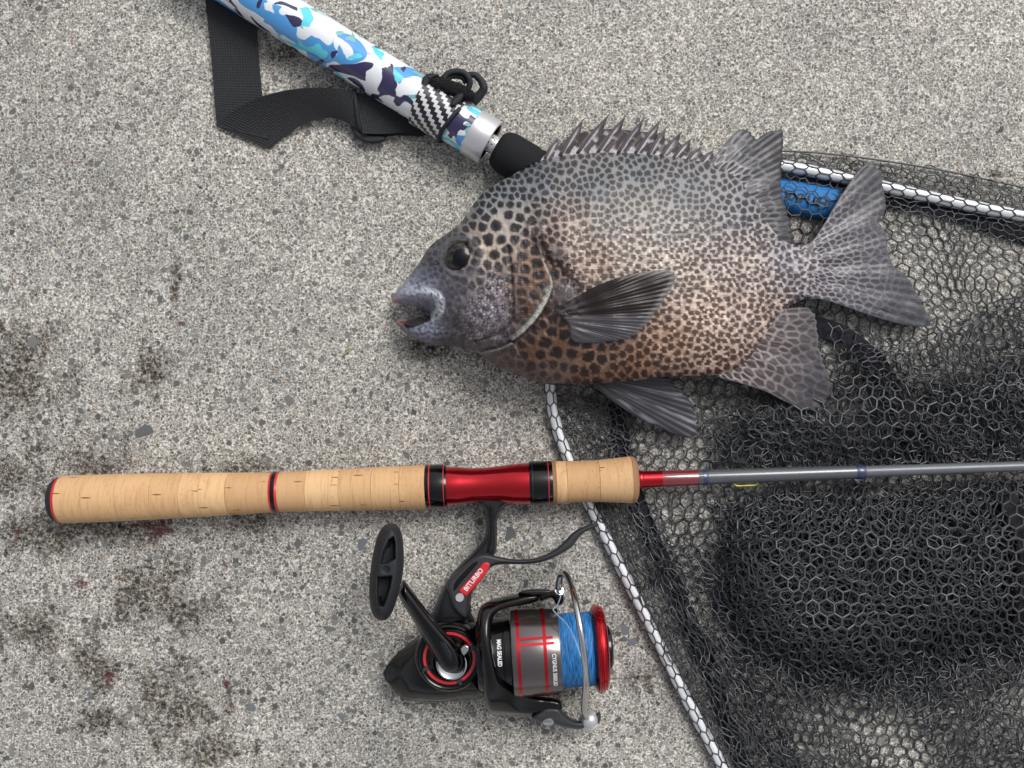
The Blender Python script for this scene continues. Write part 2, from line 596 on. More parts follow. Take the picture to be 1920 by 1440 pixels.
# top / bottom line of the flank per column, for the cross-section
_xs = np.arange(730, 1565, 1.0)
TOPX = [735, 745, 760, 778, 800, 840, 876, 906, 960, 1020, 1105, 1205, 1305, 1348, 1384, 1412, 1434, 1458, 1484, 1512, 1560]
TOPY = [560, 545, 527, 505, 470, 436, 402, 362, 329, 299, 287, 289, 301, 312, 334, 372, 410, 442, 458, 458, 452]
BOTX = [735, 745, 765, 790, 812, 846, 874, 900, 922, 950, 985, 1020, 1110, 1185, 1300, 1345, 1392, 1424, 1448, 1476, 1506, 1560]
BOTY = [585, 608, 627, 640, 647, 649, 653, 664, 680, 695, 709, 719, 720, 714, 704, 702, 684, 645, 606, 577, 561, 556]
TKX = [735, 770, 800, 840, 880, 960, 1060, 1160, 1260, 1350, 1430, 1490, 1560]
TKH = [7, 11, 15, 20, 24, 28, 30, 29, 26, 21, 14.5, 9.5, 3.5]
MZX = [735, 800, 900, 1000, 1150, 1300, 1450, 1560, 1750]
MZH = [13, 17, 24, 28, 29, 26, 19, 13, 9]

def fish_mid(x):
    return np.interp(x, MZX, MZH) * 1e-3

OPERC = catmull([(990, 408), (1002, 428), (1014, 462), (1026, 500), (1037, 527), (1031, 556), (1010, 594), (978, 628), (940, 650), (900, 660)], 6)
PREOP = catmull([(952, 462), (958, 500), (961, 545), (962, 585), (955, 608), (930, 628), (890, 640)], 6)
MAXIL = catmull([(797, 548), (815, 552), (824, 566), (822, 584), (812, 594)], 6)
EYE = (864, 481, 31)

def fish_top(x, y, D):
    t = np.interp(x, TOPX, TOPY); b = np.interp(x, BOTX, BOTY)
    m = (t + b) / 2; h = np.maximum((b - t) / 2, 4)
    s = np.clip(np.abs(y - m) / h, 0, 1)
    T = np.interp(x, TKX, TKH)
    e = np.sqrt(np.clip(1 - s ** 2.3, 0, 1))
    w = np.interp(x, [735, 800, 900, 1100], [22, 40, 70, 90])
    e2 = np.sqrt(np.clip(1 - (1 - np.clip(D / w, 0, 1)) ** 2, 0, 1))
    z = T * np.minimum(e, e2 * 1.02)
    head = sm(x, 1065, 1035)
    # gill cover stands proud of the flank behind it
    dO, ox, oy, _ = seg_dist(OPERC, x, y, False)
    infront = ((x - ox) * 0.85 + (y - oy) * -0.5) < 0
    z = z - np.where(infront, 0, 2.4 * np.exp(-(dO / 26.0) ** 2)) * sm(D, 0, 16)
    z = z + 0.9 * np.exp(-((dO - 5) / 5.0) ** 2) * infront * sm(D, 0, 12)
    dP, _, _, _ = seg_dist(PREOP, x, y, False)
    z = z - 1.3 * np.exp(-(dP / 3.2) ** 2) * sm(D, 0, 10)
    # eye socket and its rim
    de = np.hypot(x - EYE[0], (y - EYE[1]))
    z = z - 2.4 * sm(de, 31, 22) + 1.0 * np.exp(-((de - 37) / 5.0) ** 2)
    # jaw bone, lips, mouth floor
    dM, _, _, _ = seg_dist(MAXIL, x, y, False)
    z = z + 1.8 * np.exp(-(dM / 8.0) ** 2) * sm(D, 0, 8)
    z = z - 1.6 * np.exp(-((np.hypot((x - 838) / 1.0, (y - 572) / 1.8)) / 9) ** 2)
    z = z + 2.0 * np.exp(-(((x - 768) / 24.0) ** 2 + ((y - 553) / 11.0) ** 2)) * sm(D, 0, 8)
    z = z + 2.0 * np.exp(-(((x - 782) / 26.0) ** 2 + ((y - 622) / 9.0) ** 2)) * sm(D, 0, 8)
    z = z - 1.5 * np.exp(-(np.abs((y - 530) - (x - 790) * -0.55) / 4.0) ** 2) * sm(x, 755, 785) * sm(x, 835, 805) * sm(D, 0, 10)
    floor = inside([(748, 604), (772, 597), (808, 589), (806, 598), (782, 612), (764, 617)], x, y)
    z = z - np.where(floor, 3.2, 0) * sm(D, 0, 6)
    # cheek wrinkles, shoulder flap, gentle unevenness
    z = z + 0.35 * noise2(x, y, 70, 3) * sm(D, 0, 40)
    z = z + head * 0.22 * noise2(x, y, 17, 5) * sm(D, 0, 15)
    dS = np.hypot((x - 1004) / 1.0, (y - 428) / 1.2)
    z = z + 1.0 * np.exp(-((dS - 13) / 4.0) ** 2) * (y > 412)
    return fish_mid(x) + np.maximum(z, 0) * 1e-3

def fish_bot(x, y, D):
    up = fish_top(x, y, D) - fish_mid(x)
    lo = np.interp(x, [900, 1040, 1400, 1560], [1.0, 6.0, 5.0, 6.0]) * 1e-3
    return np.maximum(fish_mid(x) - up * 1.0, lo)

ANCH = [  # x, y, net colour, spot colour, spot spacing, spot strength
    (1000, 325, (124, 132, 141), (62, 61, 68), 13.5, 1), (1200, 315, (140, 146, 152), (76, 73, 78), 13.5, 1),
    (1120, 350, (142, 147, 152), (78, 74, 78), 14, 1), (1290, 360, (148, 152, 156), (84, 79, 82), 13, 1),
    (1390, 390, (166, 167, 172), (86, 80, 84), 14.5, 1), (1150, 410, (172, 168, 163), (98, 89, 86), 13.5, 1),
    (1250, 430, (176, 172, 168), (102, 93, 90), 12.5, 1), (1250, 500, (226, 212, 198), (124, 104, 95), 12.5, 1),
    (1400, 500, (206, 193, 185), (112, 96, 92), 12.5, 1), (1070, 440, (202, 180, 166), (106, 90, 86), 14, 1),
    (1110, 490, (206, 180, 162), (112, 92, 84), 14, 1), (1180, 450, (206, 192, 180), (110, 96, 92), 13, 1),
    (1330, 600, (230, 206, 190), (126, 99, 87), 13.5, 1), (1350, 680, (214, 184, 168), (104, 77, 66), 15, 1),
    (1420, 590, (218, 196, 184), (118, 96, 90), 13.5, 1),
    (1260, 640, (196, 160, 136), (104, 78, 66), 16, 1), (1190, 680, (158, 118, 93), (78, 56, 47), 19, 1),
    (1100, 670, (132, 98, 76), (50, 35, 30), 28, 1), (1040, 645, (122, 86, 64), (40, 27, 24), 33, 1),
    (1000, 660, (122, 84, 62), (50, 36, 32), 28, 1),
    (1020, 708, (142, 122, 117), (92, 76, 74), 18, 0.8), (960, 690, (128, 112, 110), (84, 72, 72), 18, 0.6),
    (900, 655, (124, 116, 120), (92, 86, 90), 20, 0.3), (915, 465, (226, 206, 186), (62, 57, 59), 31, 1),
    (940, 420, (204, 194, 184), (58, 55, 58), 27, 1), (900, 540, (160, 148, 148), (74, 67, 70), 24, 0.9),
    (1000, 500, (156, 122, 100), (68, 61, 61), 33, 1), (985, 545, (130, 100, 84), (68, 60, 60), 26, 0.9),
    (1000, 590, (98, 64, 47), (40, 29, 27), 20, 0.9), (905, 385, (150, 155, 161), (58, 56, 62), 15, 1),
    (950, 362, (140, 147, 153), (62, 60, 66), 14, 1), (835, 450, (98, 99, 108), (48, 46, 52), 13, 0.95),
    (800, 490, (92, 92, 102), (52, 50, 56), 12, 0.8), (790, 520, (138, 140, 164), (88, 86, 102), 13, 0.5),
    (760, 553, (168, 168, 186), (128, 124, 140), 12, 0.2), (850, 545, (112, 110, 124), (74, 71, 80), 16, 0.5),
    (795, 622, (150, 156, 188), (88, 88, 106), 13, 0.5), (890, 585, (140, 132, 142), (84, 76, 82), 18, 0.55),
    (930, 600, (150, 138, 148), (84, 70, 74), 16, 0.6), (860, 610, (88, 78, 80), (56, 47, 47), 16, 0.6),
    (840, 640, (78, 74, 84), (54, 50, 56), 14, 0.5), (1510, 510, (190, 184, 188), (102, 91, 95), 14, 1),
    (1480, 480, (172, 170, 176), (92, 85, 90), 14, 1)]
AX = np.array([(a[0], a[1]) for a in ANCH], float)
AN = np.array([lin(a[2]) for a in ANCH]); AS = np.array([lin(a[3]) for a in ANCH])
AZ = np.array([a[4] for a in ANCH], float); AK = np.array([a[5] for a in ANCH], float)

def anchors(x, y):
    w = 1.0 / (((x[:, None] - AX[:, 0]) ** 2 + (y[:, None] - AX[:, 1]) ** 2) ** 1.35 + 900.0)
    w /= w.sum(1, keepdims=True)
    return (w @ AN) * 0.86, (w @ AS) * 0.66, (w @ AZ) * 0.90, w @ AK

def scatter(poly, sizef, seed, tries=16000):
    """dart throwing with a spacing that varies over the skin"""
    r = np.random.default_rng(seed)
    x0, y0 = poly.min(0); x1, y1 = poly.max(0)
    px = r.uniform(x0, x1, tries); py = r.uniform(y0, y1, tries)
    k = inside(poly, px, py); px, py = px[k], py[k]
    sz = sizef(px, py) * 0.80
    cell = {}
    pts = []
    for i in range(len(px)):
        cx, cy = int(px[i] // 24), int(py[i] // 24)
        ok = True
        for a in (-1, 0, 1):
            for b in (-1, 0, 1):
                for (qx, qy, qs) in cell.get((cx + a, cy + b), ()):
                    m = (sz[i] + qs) / 2
                    if (px[i] - qx) ** 2 + (py[i] - qy) ** 2 < m * m:
                        ok = False; break
                if not ok: break
            if not ok: break
        if ok:
            cell.setdefault((cx, cy), []).append((px[i], py[i], sz[i])); pts.append((px[i], py[i], sz[i]))
    return np.array(pts)

def cells(pts, x, y):
    """distance to the nearest two spot centres, that spot's spacing and index"""
    kd = kdtree.KDTree(len(pts))
    for i, p in enumerate(pts):
        kd.insert((p[0], p[1], 0), i)
    kd.balance()
    d1 = np.zeros(len(x)); d2 = np.zeros(len(x)); ii = np.zeros(len(x), int)
    for k in range(len(x)):
        r = kd.find_n((x[k], y[k], 0), 2)
        d1[k] = r[0][2]; d2[k] = r[1][2]; ii[k] = r[0][1]
    return d1, d2, pts[ii, 2], ii

def body_col(x, y, D):
    net, spt, siz, stg = anchors(x, y)
    # fine scale lattice roughens the spots' edges on the flank
    lx = np.round((x + (np.round(y / 4.4) % 2) * 2.6) / 5.2) * 5.2; ly = np.round(y / 4.4) * 4.4
    rag = sm(x, 1040, 1090) * sm(y, 370, 430) * 0.62
    r1 = np.random.default_rng(5)
    ex = x + noise2(x, y, 9, 21) * 0.7; ey = y + noise2(x, y, 9, 22) * 0.7
    qx = ex * (1 - rag) + lx * rag; qy = ey * (1 - rag) + ly * rag
    pts = scatter(BODY_S, lambda a, b: anchors(a, b)[2], 3, 26000)
    f = 1 + 0.18 * sm(x, 1150, 1300) * sm(y, 430, 560)
    d1, d2, s, ii = cells(pts, qx, qy)
    rv = r1.uniform(0.78, 1.2, len(pts))[ii]
    gap = (d2 - d1) / s
    spot = sm(gap, 0.10, 0.38) * sm(d1 / (s * rv), 0.78, 0.48)
    hl = np.sin(lx * 12.9898 + ly * 78.233) * 43758.5453; hl = hl - np.floor(hl)
    fleck = rag / 0.62
    net2 = net * (1 + fleck[:, None] * (hl[:, None] - 0.42) * 0.75)
    spt2 = spt * (1 + fleck[:, None] * (hl[:, None] - 0.35) * 0.35)
    k = (spot * stg)[:, None]
    c = net2 * (1 - k) + spt2 * k
    # dark rim of pigment inside each belly spot
    core = (sm(d1 / s, 0.42, 0.1) * stg)[:, None]
    c = c * (1 - 0.18 * core)
    # whitish mottling on the cheek, lips and chin
    mo = sm(noise2(x, y, 6.5, 31, 24) + 0.7 * noise2(x, y, 24, 32, 16), 0.1, 1.1)
    chk = np.exp(-(((x - 912) / 42) ** 2 + ((y - 585) / 34) ** 2)) + np.exp(-(((x - 935) / 20) ** 2 + ((y - 535) / 25) ** 2)) * 0.8 \
        + np.exp(-(((x - 905) / 50) ** 2 + ((y - 630) / 9) ** 2)) * 0.8
    c = c + (mo * np.clip(chk, 0, 1))[:, None] * (lin((222, 216, 226)) - c) * 0.85
    lipm = np.exp(-(((x - 776) / 30) ** 2 + ((y - 545) / 22) ** 2)) + np.exp(-(((x - 800) / 34) ** 2 + ((y - 621) / 14) ** 2))
    c = c + (sm(noise2(x, y, 10, 33, 24), -0.9, 0.8) * np.clip(lipm * 1.2, 0, 1))[:, None] * (lin((196, 202, 222)) - c) * 0.8
    dM, _, _, _ = seg_dist(MAXIL, x, y, False)
    c = c + (sm(dM, 13, 5) * sm(noise2(x, y, 9, 34, 24), -1.4, 0.2))[:, None] * (lin((220, 226, 240)) - c) * 0.92
    floor = inside([(750, 606), (772, 597), (808, 588), (808, 600), (782, 612), (764, 617)], x, y)
    c = np.where(floor[:, None], lin((62, 54, 56)), c)
    th = np.exp(-(((x - 741) / 7) ** 2 + ((y - 565) / 6) ** 2)) + np.exp(-(((x - 748) / 8) ** 2 + ((y - 605) / 7) ** 2))
    c = c + np.clip(th * 1.2, 0, 0.7)[:, None] * (lin((188, 134, 112)) - c)
    # groove lines and the pale gill membrane
    dP, _, _, tp = seg_dist(PREOP, x, y, False)
    c = c * (1 - 0.6 * np.exp(-(dP / 2.4) ** 2))[:, None]
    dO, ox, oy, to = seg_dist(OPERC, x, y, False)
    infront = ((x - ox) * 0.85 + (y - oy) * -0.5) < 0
    pale = np.where(infront, np.exp(-((dO - 6 + 1.2 * noise2(x, y, 18, 42)) / 6.0) ** 2), 0) * sm(to, 0.46, 0.52) * sm(to, 0.84, 0.72)
    pale = pale + np.where(infront, np.exp(-((dO - 3) / 1.5) ** 2), 0) * sm(to, 0.2, 0.3) * 0.5
    c = c + np.clip(pale * (0.75 + 0.25 * noise2(x, y, 6, 41)), 0, 1)[:, None] * (lin((214, 216, 206)) - c)
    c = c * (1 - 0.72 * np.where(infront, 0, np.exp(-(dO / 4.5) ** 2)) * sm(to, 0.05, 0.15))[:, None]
    c = c * (1 - 0.5 * np.where(infront, np.exp(-((dO - 12.5) / 2.2) ** 2), 0) * sm(to, 0.45, 0.55))[:, None]
    # bare grey skin and clotted blood behind the gill cover
    bare = np.exp(-(((x - 1058) / 26) ** 2 + ((y - 548) / 18) ** 2)) + np.exp(-(((x - 1045) / 15) ** 2 + ((y - 480) / 18) ** 2)) * 0.7
    c = c + np.clip(bare, 0, 0.85)[:, None] * (lin((98, 92, 96)) - c)
    dB, _, _, _ = seg_dist([(1008, 452), (1020, 462), (1030, 486), (1050, 496), (1062, 510), (1078, 528), (1092, 542)], x, y, False)
    bl = sm(dB + noise2(x, y, 13, 51, 9) * 6, 12, 4)
    c = c + bl[:, None] * (lin((40, 18, 11)) - c) * 0.92
    wh = np.exp(-(((x - 1065) / 13) ** 2 + ((y - 537) / 8) ** 2)) * sm(noise2(x, y, 7, 52, 9), 0.0, 0.9)
    c = c + wh[:, None] * (lin((196, 196, 202)) - c) * 0.8
    # smooth skin round the eye
    de = np.hypot(x - EYE[0], y - EYE[1])
    er = np.exp(-((de - 36) / 4.5) ** 2)
    c = c + er[:, None] * (lin((112, 112, 118)) - c) * 0.75
    nz = 1 + 0.10 * noise2(x, y, 5, 61, 9) + 0.05 * noise2(x, y, 40, 62)
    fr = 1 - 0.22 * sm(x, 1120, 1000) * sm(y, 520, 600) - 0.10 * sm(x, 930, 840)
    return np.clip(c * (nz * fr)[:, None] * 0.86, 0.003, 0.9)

def fish_material(name, rough, coat, scale_bump):
    t = NT(name)
    o = t.obj()
    a = t.n('ShaderNodeAttribute', attribute_name='Col')
    f = t.noise(o, 2600, 2)
    c = t.mix(0.5, a.outputs['Color'], t.mix(1.0, a.outputs['Color'], t.mix(f.outputs[0], (0.72, 0.72, 0.72, 1), (1.28, 1.28, 1.28, 1)), 'MULTIPLY'))
    w = t.noise(o, 140, 3)
    t.set(col=c, rough=t.math('MULTIPLY_ADD', w.outputs[0], 0.25, rough - 0.12), spec=0.32, coat=coat, coatr=0.16)
    v = t.vor(t.mapv(o, (1.0, 1.25, 0.35)), 640, 'SMOOTH_F1', 0.45)
    h = t.math('ADD', t.math('MULTIPLY', v.outputs['Distance'], -1.0), t.math('MULTIPLY', f.outputs[0], 0.35))
    nb = t.bump(h, scale_bump, 0.0005)
    t.t.links.new(nb, t.b.inputs['Coat Normal'])
    return t.m

MAT_SKIN = fish_material('spotted_fish_skin', 0.38, 0.16, 0.8)
MAT_FIN = fish_material('fish_fin', 0.40, 0.10, 0.12)

def ray_uv(pv, x, y):
    return np.hypot(x - pv[0], y - pv[1]), np.arctan2(y - pv[1], x - pv[0])

def fin(name, poly, pivot, nray, zf, parent, colf, step=1.35, amp=0.35, thick=0.7, smooth_poly=3):
    pl = catmull(poly, 10, True)
    r_, a_ = ray_uv(pivot, pl[:, 0], pl[:, 1])
    far = sm(r_, np.quantile(r_, 0.35), np.quantile(r_, 0.6))
    tooth = (np.cos(a_ * nray) * 1.1 + np.cos(a_ * nray * 2.3 + 1) * 0.8 + noise2(pl[:, 0], pl[:, 1], 16, 17) * 1.2) * far
    poly = np.stack([pl[:, 0] + np.cos(a_) * tooth, pl[:, 1] + np.sin(a_) * tooth], 1)
    smooth_poly = 0
    def top(x, y, D):
        r, a = ray_uv(pivot, x, y)
        rid = np.cos(a * nray) * 0.5 + 0.5
        fold = 0.4 * np.sin(a * nray * 0.23 + 1.0) + 0.25 * np.sin(a * nray * 0.11) + 0.25 * noise2(x, y, 60, 19)
        return zf(x, y) + (rid * amp + fold * 0.9 * np.minimum(D / 25, 1)) * 1e-3 + 0.3e-3 * sm(D, 0, 4)
    return puff(name, poly, step, top, lambda x, y, D: top(x, y, D) - thick * 1e-3, MAT_FIN, parent, colf, smooth_poly)

def fin_col(pivot, nray, poly, inner, outer, spotc, span, spc, stretch, seed, edge=None, strength=1.0):
    """pale membrane with dark ovals drawn out along the rays, darker towards the margin"""
    pl = catmull(poly, 3, True)
    rr, aa = ray_uv(pivot, pl[:, 0], pl[:, 1])
    rm = np.median(rr)
    box = np.stack([np.array([rr.min() / stretch, rr.max() / stretch, rr.max() / stretch, rr.min() / stretch]),
                    np.array([aa.min() * rm, aa.min() * rm, aa.max() * rm, aa.max() * rm])], 1)
    pts = scatter(box, lambda a, b: np.full(a.shape, spc), seed, 5000)
    def f(x, y, D):
        r, a = ray_uv(pivot, x, y)
        d1, d2, s, ii = cells(pts, r / stretch + noise2(x, y, 11, seed + 1) * 0.5, a * rm + noise2(x, y, 11, seed + 2) * 0.5)
        k = sm((d2 - d1) / s, 0.12, 0.42) * strength
        rad = np.clip((r - span[0]) / (span[1] - span[0]), 0, 1)[:, None]
        base = lin(inner) * (1 - rad) + lin(outer) * rad
        sp = lin(spotc) * (1 - 0.25 * rad)
        k = k[:, None] * (1 - 0.35 * rad)
        c = base * (1 - k) + sp * k
        ray = np.cos(a * nray) * 0.5 + 0.5
        c = c * (0.90 + 0.14 * ray)[:, None]
        fine_ = np.cos(a * nray * 3.0 + 1.5 * noise2(x, y, 50, seed + 5)) * 0.5 + 0.5
        c = c * (0.84 + 0.26 * fine_ * (0.3 + 0.7 * rad[:, 0]))[:, None]
        slit = sm(noise2(r * 0.25, a * rm * 1.6, 13, seed + 7, 9), 1.15, 1.6) * sm(rad[:, 0], 0.2, 0.5)
        c = c + slit[:, None] * (lin((46, 42, 46)) - c) * 0.8
        if edge is not None:
            c = c + sm(D, 5, 0)[:, None] * (lin(edge) - c) * 0.6
        return np.clip(c * 0.74, 0.004, 0.9)
    return f

def build_fish():
    R = root('spotted_fish', 1150, 520, 'large grey spotted fish lying on its side across the net rim', 'fish')
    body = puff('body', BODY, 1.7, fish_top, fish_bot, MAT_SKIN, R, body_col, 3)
    # ---- eye
    ez = float(fish_top(np.array([864.]), np.array([481.]), np.array([45.]))[0])
    k = pm(ez)
    m_iris = NT('fish_iris')
    io = m_iris.obj()
    nn = m_iris.noise(io, 420, 4)
    m_iris.set(col=m_iris.mix(m_iris.step(nn.outputs[0], 0.35, 0.68), L4(18, 14, 13), L4(62, 56, 52)), rough=0.22, spec=0.4, coat=0.15, coatr=0.03)
    m_pup = plain('fish_pupil', (6, 7, 16), 0.10, spec=0.35, coat=0.0)
    C = P(864, 481, ez)
    r = 30 * k
    eye = lathe('eye', C - Vector((0, 0, 0.002)), (0, 0, 1),
                [(0, r * 1.02), (0.0012, r), (0.0028, r * 0.90), (0.0042, r * 0.70), (0.0050, r * 0.42), (0.0053, r * 0.2), (0.0054, 0)], m_iris.m, body, 48)
    lathe('pupil', C + Vector((0.0006, -0.0007, 0.0024)), (0, 0, 1), [(0, r * 0.56), (0.0008, r * 0.54), (0.0012, r * 0.4), (0.0014, r * 0.18), (0.0015, 0)], m_pup, body, 40)
    lathe('nostril', P(818, 492, fish_top(np.array([818.]), np.array([492.]), np.array([22.]))[0] + 0.0001), (0, 0, 1),
          [(0, 5 * k), (0.0003, 4 * k), (0.0003, 2.5 * k), (0.0001, 0)], plain('nostril_skin', (38, 36, 40), 0.5), body, 16)
    mid = lambda x, y: fish_mid(x)
    # ---- spiny dorsal fin
    base = [(1022, 298), (1050, 292), (1082, 288), (1120, 287), (1158, 288), (1190, 290), (1214, 292), (1238, 294), (1262, 297), (1288, 301), (1314, 306), (1338, 311)]
    tips = [(1048, 256), (1096, 221), (1145, 212), (1176, 214), (1210, 219), (1241, 222), (1251, 238), (1279, 246), (1297, 259), (1316, 275), (1338, 281), (1356, 274)]
    poly = [(1008, 308)]
    for i in range(len(tips)):
        b, t = base[i], tips[i]
        lerp = lambda q: (b[0] + (t[0] - b[0]) * q, b[1] + (t[1] - b[1]) * q)
        a0, a1 = lerp(0.64), lerp(0.97)
        poly.append((a0[0] - 4.5, a0[1] + 1)); am = lerp(0.75); poly.append((am[0] - 2.5, am[1])); poly.append((a1[0] - 1, a1[1]))
        a3 = lerp(0.78); poly.append((a3[0] + 4.5, a3[1] + 2))
        a2 = lerp(0.66)
        poly.append((a2[0] + 8, a2[1] + 4))
    poly += [(1362, 300), (1352, 322), (1300, 312), (1205, 300), (1105, 297), (1040, 302)]
    def spcol(x, y, D):
        d = np.full(x.shape, 1e9); tt = np.zeros(x.shape); side = np.zeros(x.shape)
        for b, t in zip(base, tips):
            q, nx, ny, t_ = seg_dist([b, t], x, y, False)
            k = q < d
            d = np.where(k, q, d); tt = np.where(k, t_, tt); side = np.where(k, np.sign((t[0] - b[0]) * (y - b[1]) - (t[1] - b[1]) * (x - b[0])), side)
        c = np.tile(lin((186, 182, 188)), (len(x), 1))
        wob = noise2(x, y, 24, 71) * 1.0
        h_ = np.sin(np.round(tt * 3) * 3.1 + x * 0.06)
        blot = sm(d + wob, 3.0, 5.6) * sm(tt + 0.03 * wob, 0.05, 0.14) * sm(tt + 0.03 * wob + 0.05 * h_, 0.48, 0.40)
        blot = np.maximum(blot, sm(d + wob, 2.0, 4.5) * sm(tt, 0.40, 0.52))
        c = c + blot[:, None] * (lin((58, 44, 44)) - c) * 0.95
        c = c + sm(tt + 0.04 * wob, 0.55, 0.78)[:, None] * (lin((56, 52, 56)) - c) * 0.9
        c = c * (1 + 0.1 * noise2(x, y, 6, 73))[:, None]
        return np.clip(c * 0.9, 0.004, 0.9)
    dz = lambda x, y, D: fish_mid(x) - 0.0010 + 0.0006 * np.sin((x + y * 0.8) * 0.16) + 0.0006 * sm(y, 260, 300)
    sd = puff('dorsal_fin', poly, 1.6, dz, lambda x, y, D: dz(x, y, D) - 0.0007, MAT_FIN, R, spcol, 0)
    m_sp = plain('fin_spine', (70, 66, 70), 0.38, spec=0.5, coat=0.2, var=0.4, nscale=260)
    for b, t in zip(base, tips):
        z = float(fish_mid(b[0])) - 0.0005
        tube('spine', [P(b[0], b[1], z), P((b[0] + t[0]) / 2 - 2, (b[1] + t[1]) / 2 - 1.5, z), P(t[0], t[1], z - 0.0005)], [0.0010, 0.0008, 0.00022], m_sp, sd, 10, 5)
    # ---- soft dorsal
    pv = (1212, 432)
    poly = [(1330, 314), (1344, 288), (1360, 268), (1379, 248), (1393, 242), (1408, 249), (1418, 261), (1432, 252), (1450, 245), (1468, 250),
            (1466, 300), (1465, 345), (1470, 380), (1480, 410), (1486, 438), (1488, 453), (1466, 460), (1438, 442), (1404, 402), (1376, 350)]
    fin('soft_dorsal_fin', poly, pv, 150, lambda x, y: fish_mid(x) + 0.0012 - 0.004 * sm(np.hypot(x - pv[0], y - pv[1]), 180, 320), R,
        fin_col(pv, 150, poly, (184, 184, 190), (62, 62, 68), (60, 55, 58), (185, 275), 12.0, 2.0, 81, (70, 70, 75)), amp=0.2)
    # ---- tail
    pv = (1418, 512)
    poly = [(1500, 466), (1522, 453), (1545, 420), (1565, 385), (1588, 350), (1609, 320), (1628, 307), (1645, 313), (1655, 343), (1660, 372), (1659, 398),
            (1648, 414), (1660, 440), (1665, 470), (1676, 499), (1700, 520), (1720, 550), (1735, 580), (1746, 604), (1736, 612), (1700, 610), (1650, 597),
            (1600, 580), (1560, 566), (1525, 558), (1502, 552), (1498, 510)]
    fin('tail_fin', poly, pv, 120, lambda x, y: fish_mid(x) + 0.0036 - 0.004 * sm(x, 1500, 1720), R,
        fin_col(pv, 120, poly, (186, 182, 190), (84, 87, 95), (76, 70, 77), (120, 280), 13.0, 1.12, 91, (96, 98, 106)), amp=0.14)
    # ---- anal
    pv = (1240, 590)
    poly = [(1452, 594), (1470, 580), (1492, 577), (1514, 577), (1527, 590), (1532, 620), (1536, 655), (1547, 692), (1560, 724), (1562, 746), (1550, 762),
            (1530, 770), (1500, 765), (1470, 752), (1440, 736), (1410, 725), (1380, 716), (1345, 706), (1345, 694), (1385, 680), (1415, 648), (1436, 614)]
    fin('anal_fin', poly, pv, 140, lambda x, y: fish_mid(x) - 0.001 - 0.005 * sm(np.hypot(x - pv[0], y - pv[1]), 190, 340), R,
        fin_col(pv, 140, poly, (184, 170, 168), (92, 92, 100), (74, 62, 63), (170, 310), 14.0, 1.5, 101, (130, 132, 138)), amp=0.2)
    # ---- pelvic
    pv = (1092, 702)
    poly = [(1104, 712), (1128, 706), (1180, 703), (1228, 701), (1253, 708), (1263, 720), (1282, 736), (1296, 756), (1304, 785), (1308, 810), (1298, 821),
            (1274, 817), (1240, 802), (1200, 785), (1160, 760), (1128, 735)]
    def pelvcol(x, y, D):
        r, a = ray_uv(pv, x, y)
        ray = np.cos(a * 118) * 0.5 + 0.5
        fine_ = np.cos(a * 330 + noise2(x, y, 40, 112)) * 0.5 + 0.5
        c = np.tile(lin((66, 66, 74)), (len(x), 1)) * (0.74 + 0.3 * ray + 0.16 * fine_)[:, None]
        st = np.exp(-((a - 0.22) / 0.012) ** 2) + np.exp(-((a - 0.40) / 0.010) ** 2) + np.exp(-((a - 0.60) / 0.02) ** 2) + np.exp(-((a - 0.74) / 0.02) ** 2)
        c = c + (np.clip(st, 0, 1) * sm(noise2(r, a * 100, 40, 113), -0.8, 0.8))[:, None] * (lin((168, 166, 172)) - c) * 0.6
        c = c + sm(r, 90, 20)[:, None] * (lin((64, 48, 44)) - c) * 0.8
        return np.clip(c * 0.72, 0.004, 0.9)
    fin('pelvic_fin', poly, pv, 118, lambda x, y: 0.0235 - 0.012 * sm(np.hypot(x - pv[0], y - pv[1]), 20, 230), R, pelvcol, amp=0.3)
    # ---- pectoral
    pv = (1018, 596)
    poly = [(1042, 578), (1075, 560), (1120, 535), (1170, 518), (1220, 508), (1254, 507), (1264, 515), (1260, 536), (1246, 560), (1226, 590), (1205, 616),
            (1176, 635), (1140, 640), (1100, 643), (1076, 640), (1069, 626), (1066, 606), (1050, 592)]
    def peczf(x, y):
        d, _, _, _ = seg_dist(BODY_S, x, y)
        return fish_top(x, y, d) + 0.0013 + 0.0028 * sm(np.hypot(x - pv[0], y - pv[1]), 50, 220)
    def peccol(x, y, D):
        r, a = ray_uv(pv, x, y)
        ray = np.cos(a * 170) * 0.5 + 0.5
        fine_ = np.cos(a * 430 + noise2(x, y, 40, 122)) * 0.5 + 0.5
        up = sm(a, 0.03, -0.05)[:, None]
        c = lin((36, 28, 27)) * up + lin((72, 70, 75)) * (1 - up)
        c = c * (0.66 + 0.5 * ray + 0.2 * fine_)[:, None]
        c = c + (sm(D, 14, 0) * sm(r, 150, 215) * (0.5 + 0.5 * ray))[:, None] * (lin((156, 150, 148)) - c) * 0.6
        rt = sm(r, 92, 58) * sm(noise2(x, y, 16, 123), -0.6, 0.6)
        c = c + rt[:, None] * (lin((84, 78, 84)) - c) * 0.7
        return np.clip(c, 0.004, 0.9)
    fin('pectoral_fin', poly, pv, 170, peczf, R, peccol, amp=0.34, thick=0.9)
    return R
build_fish()

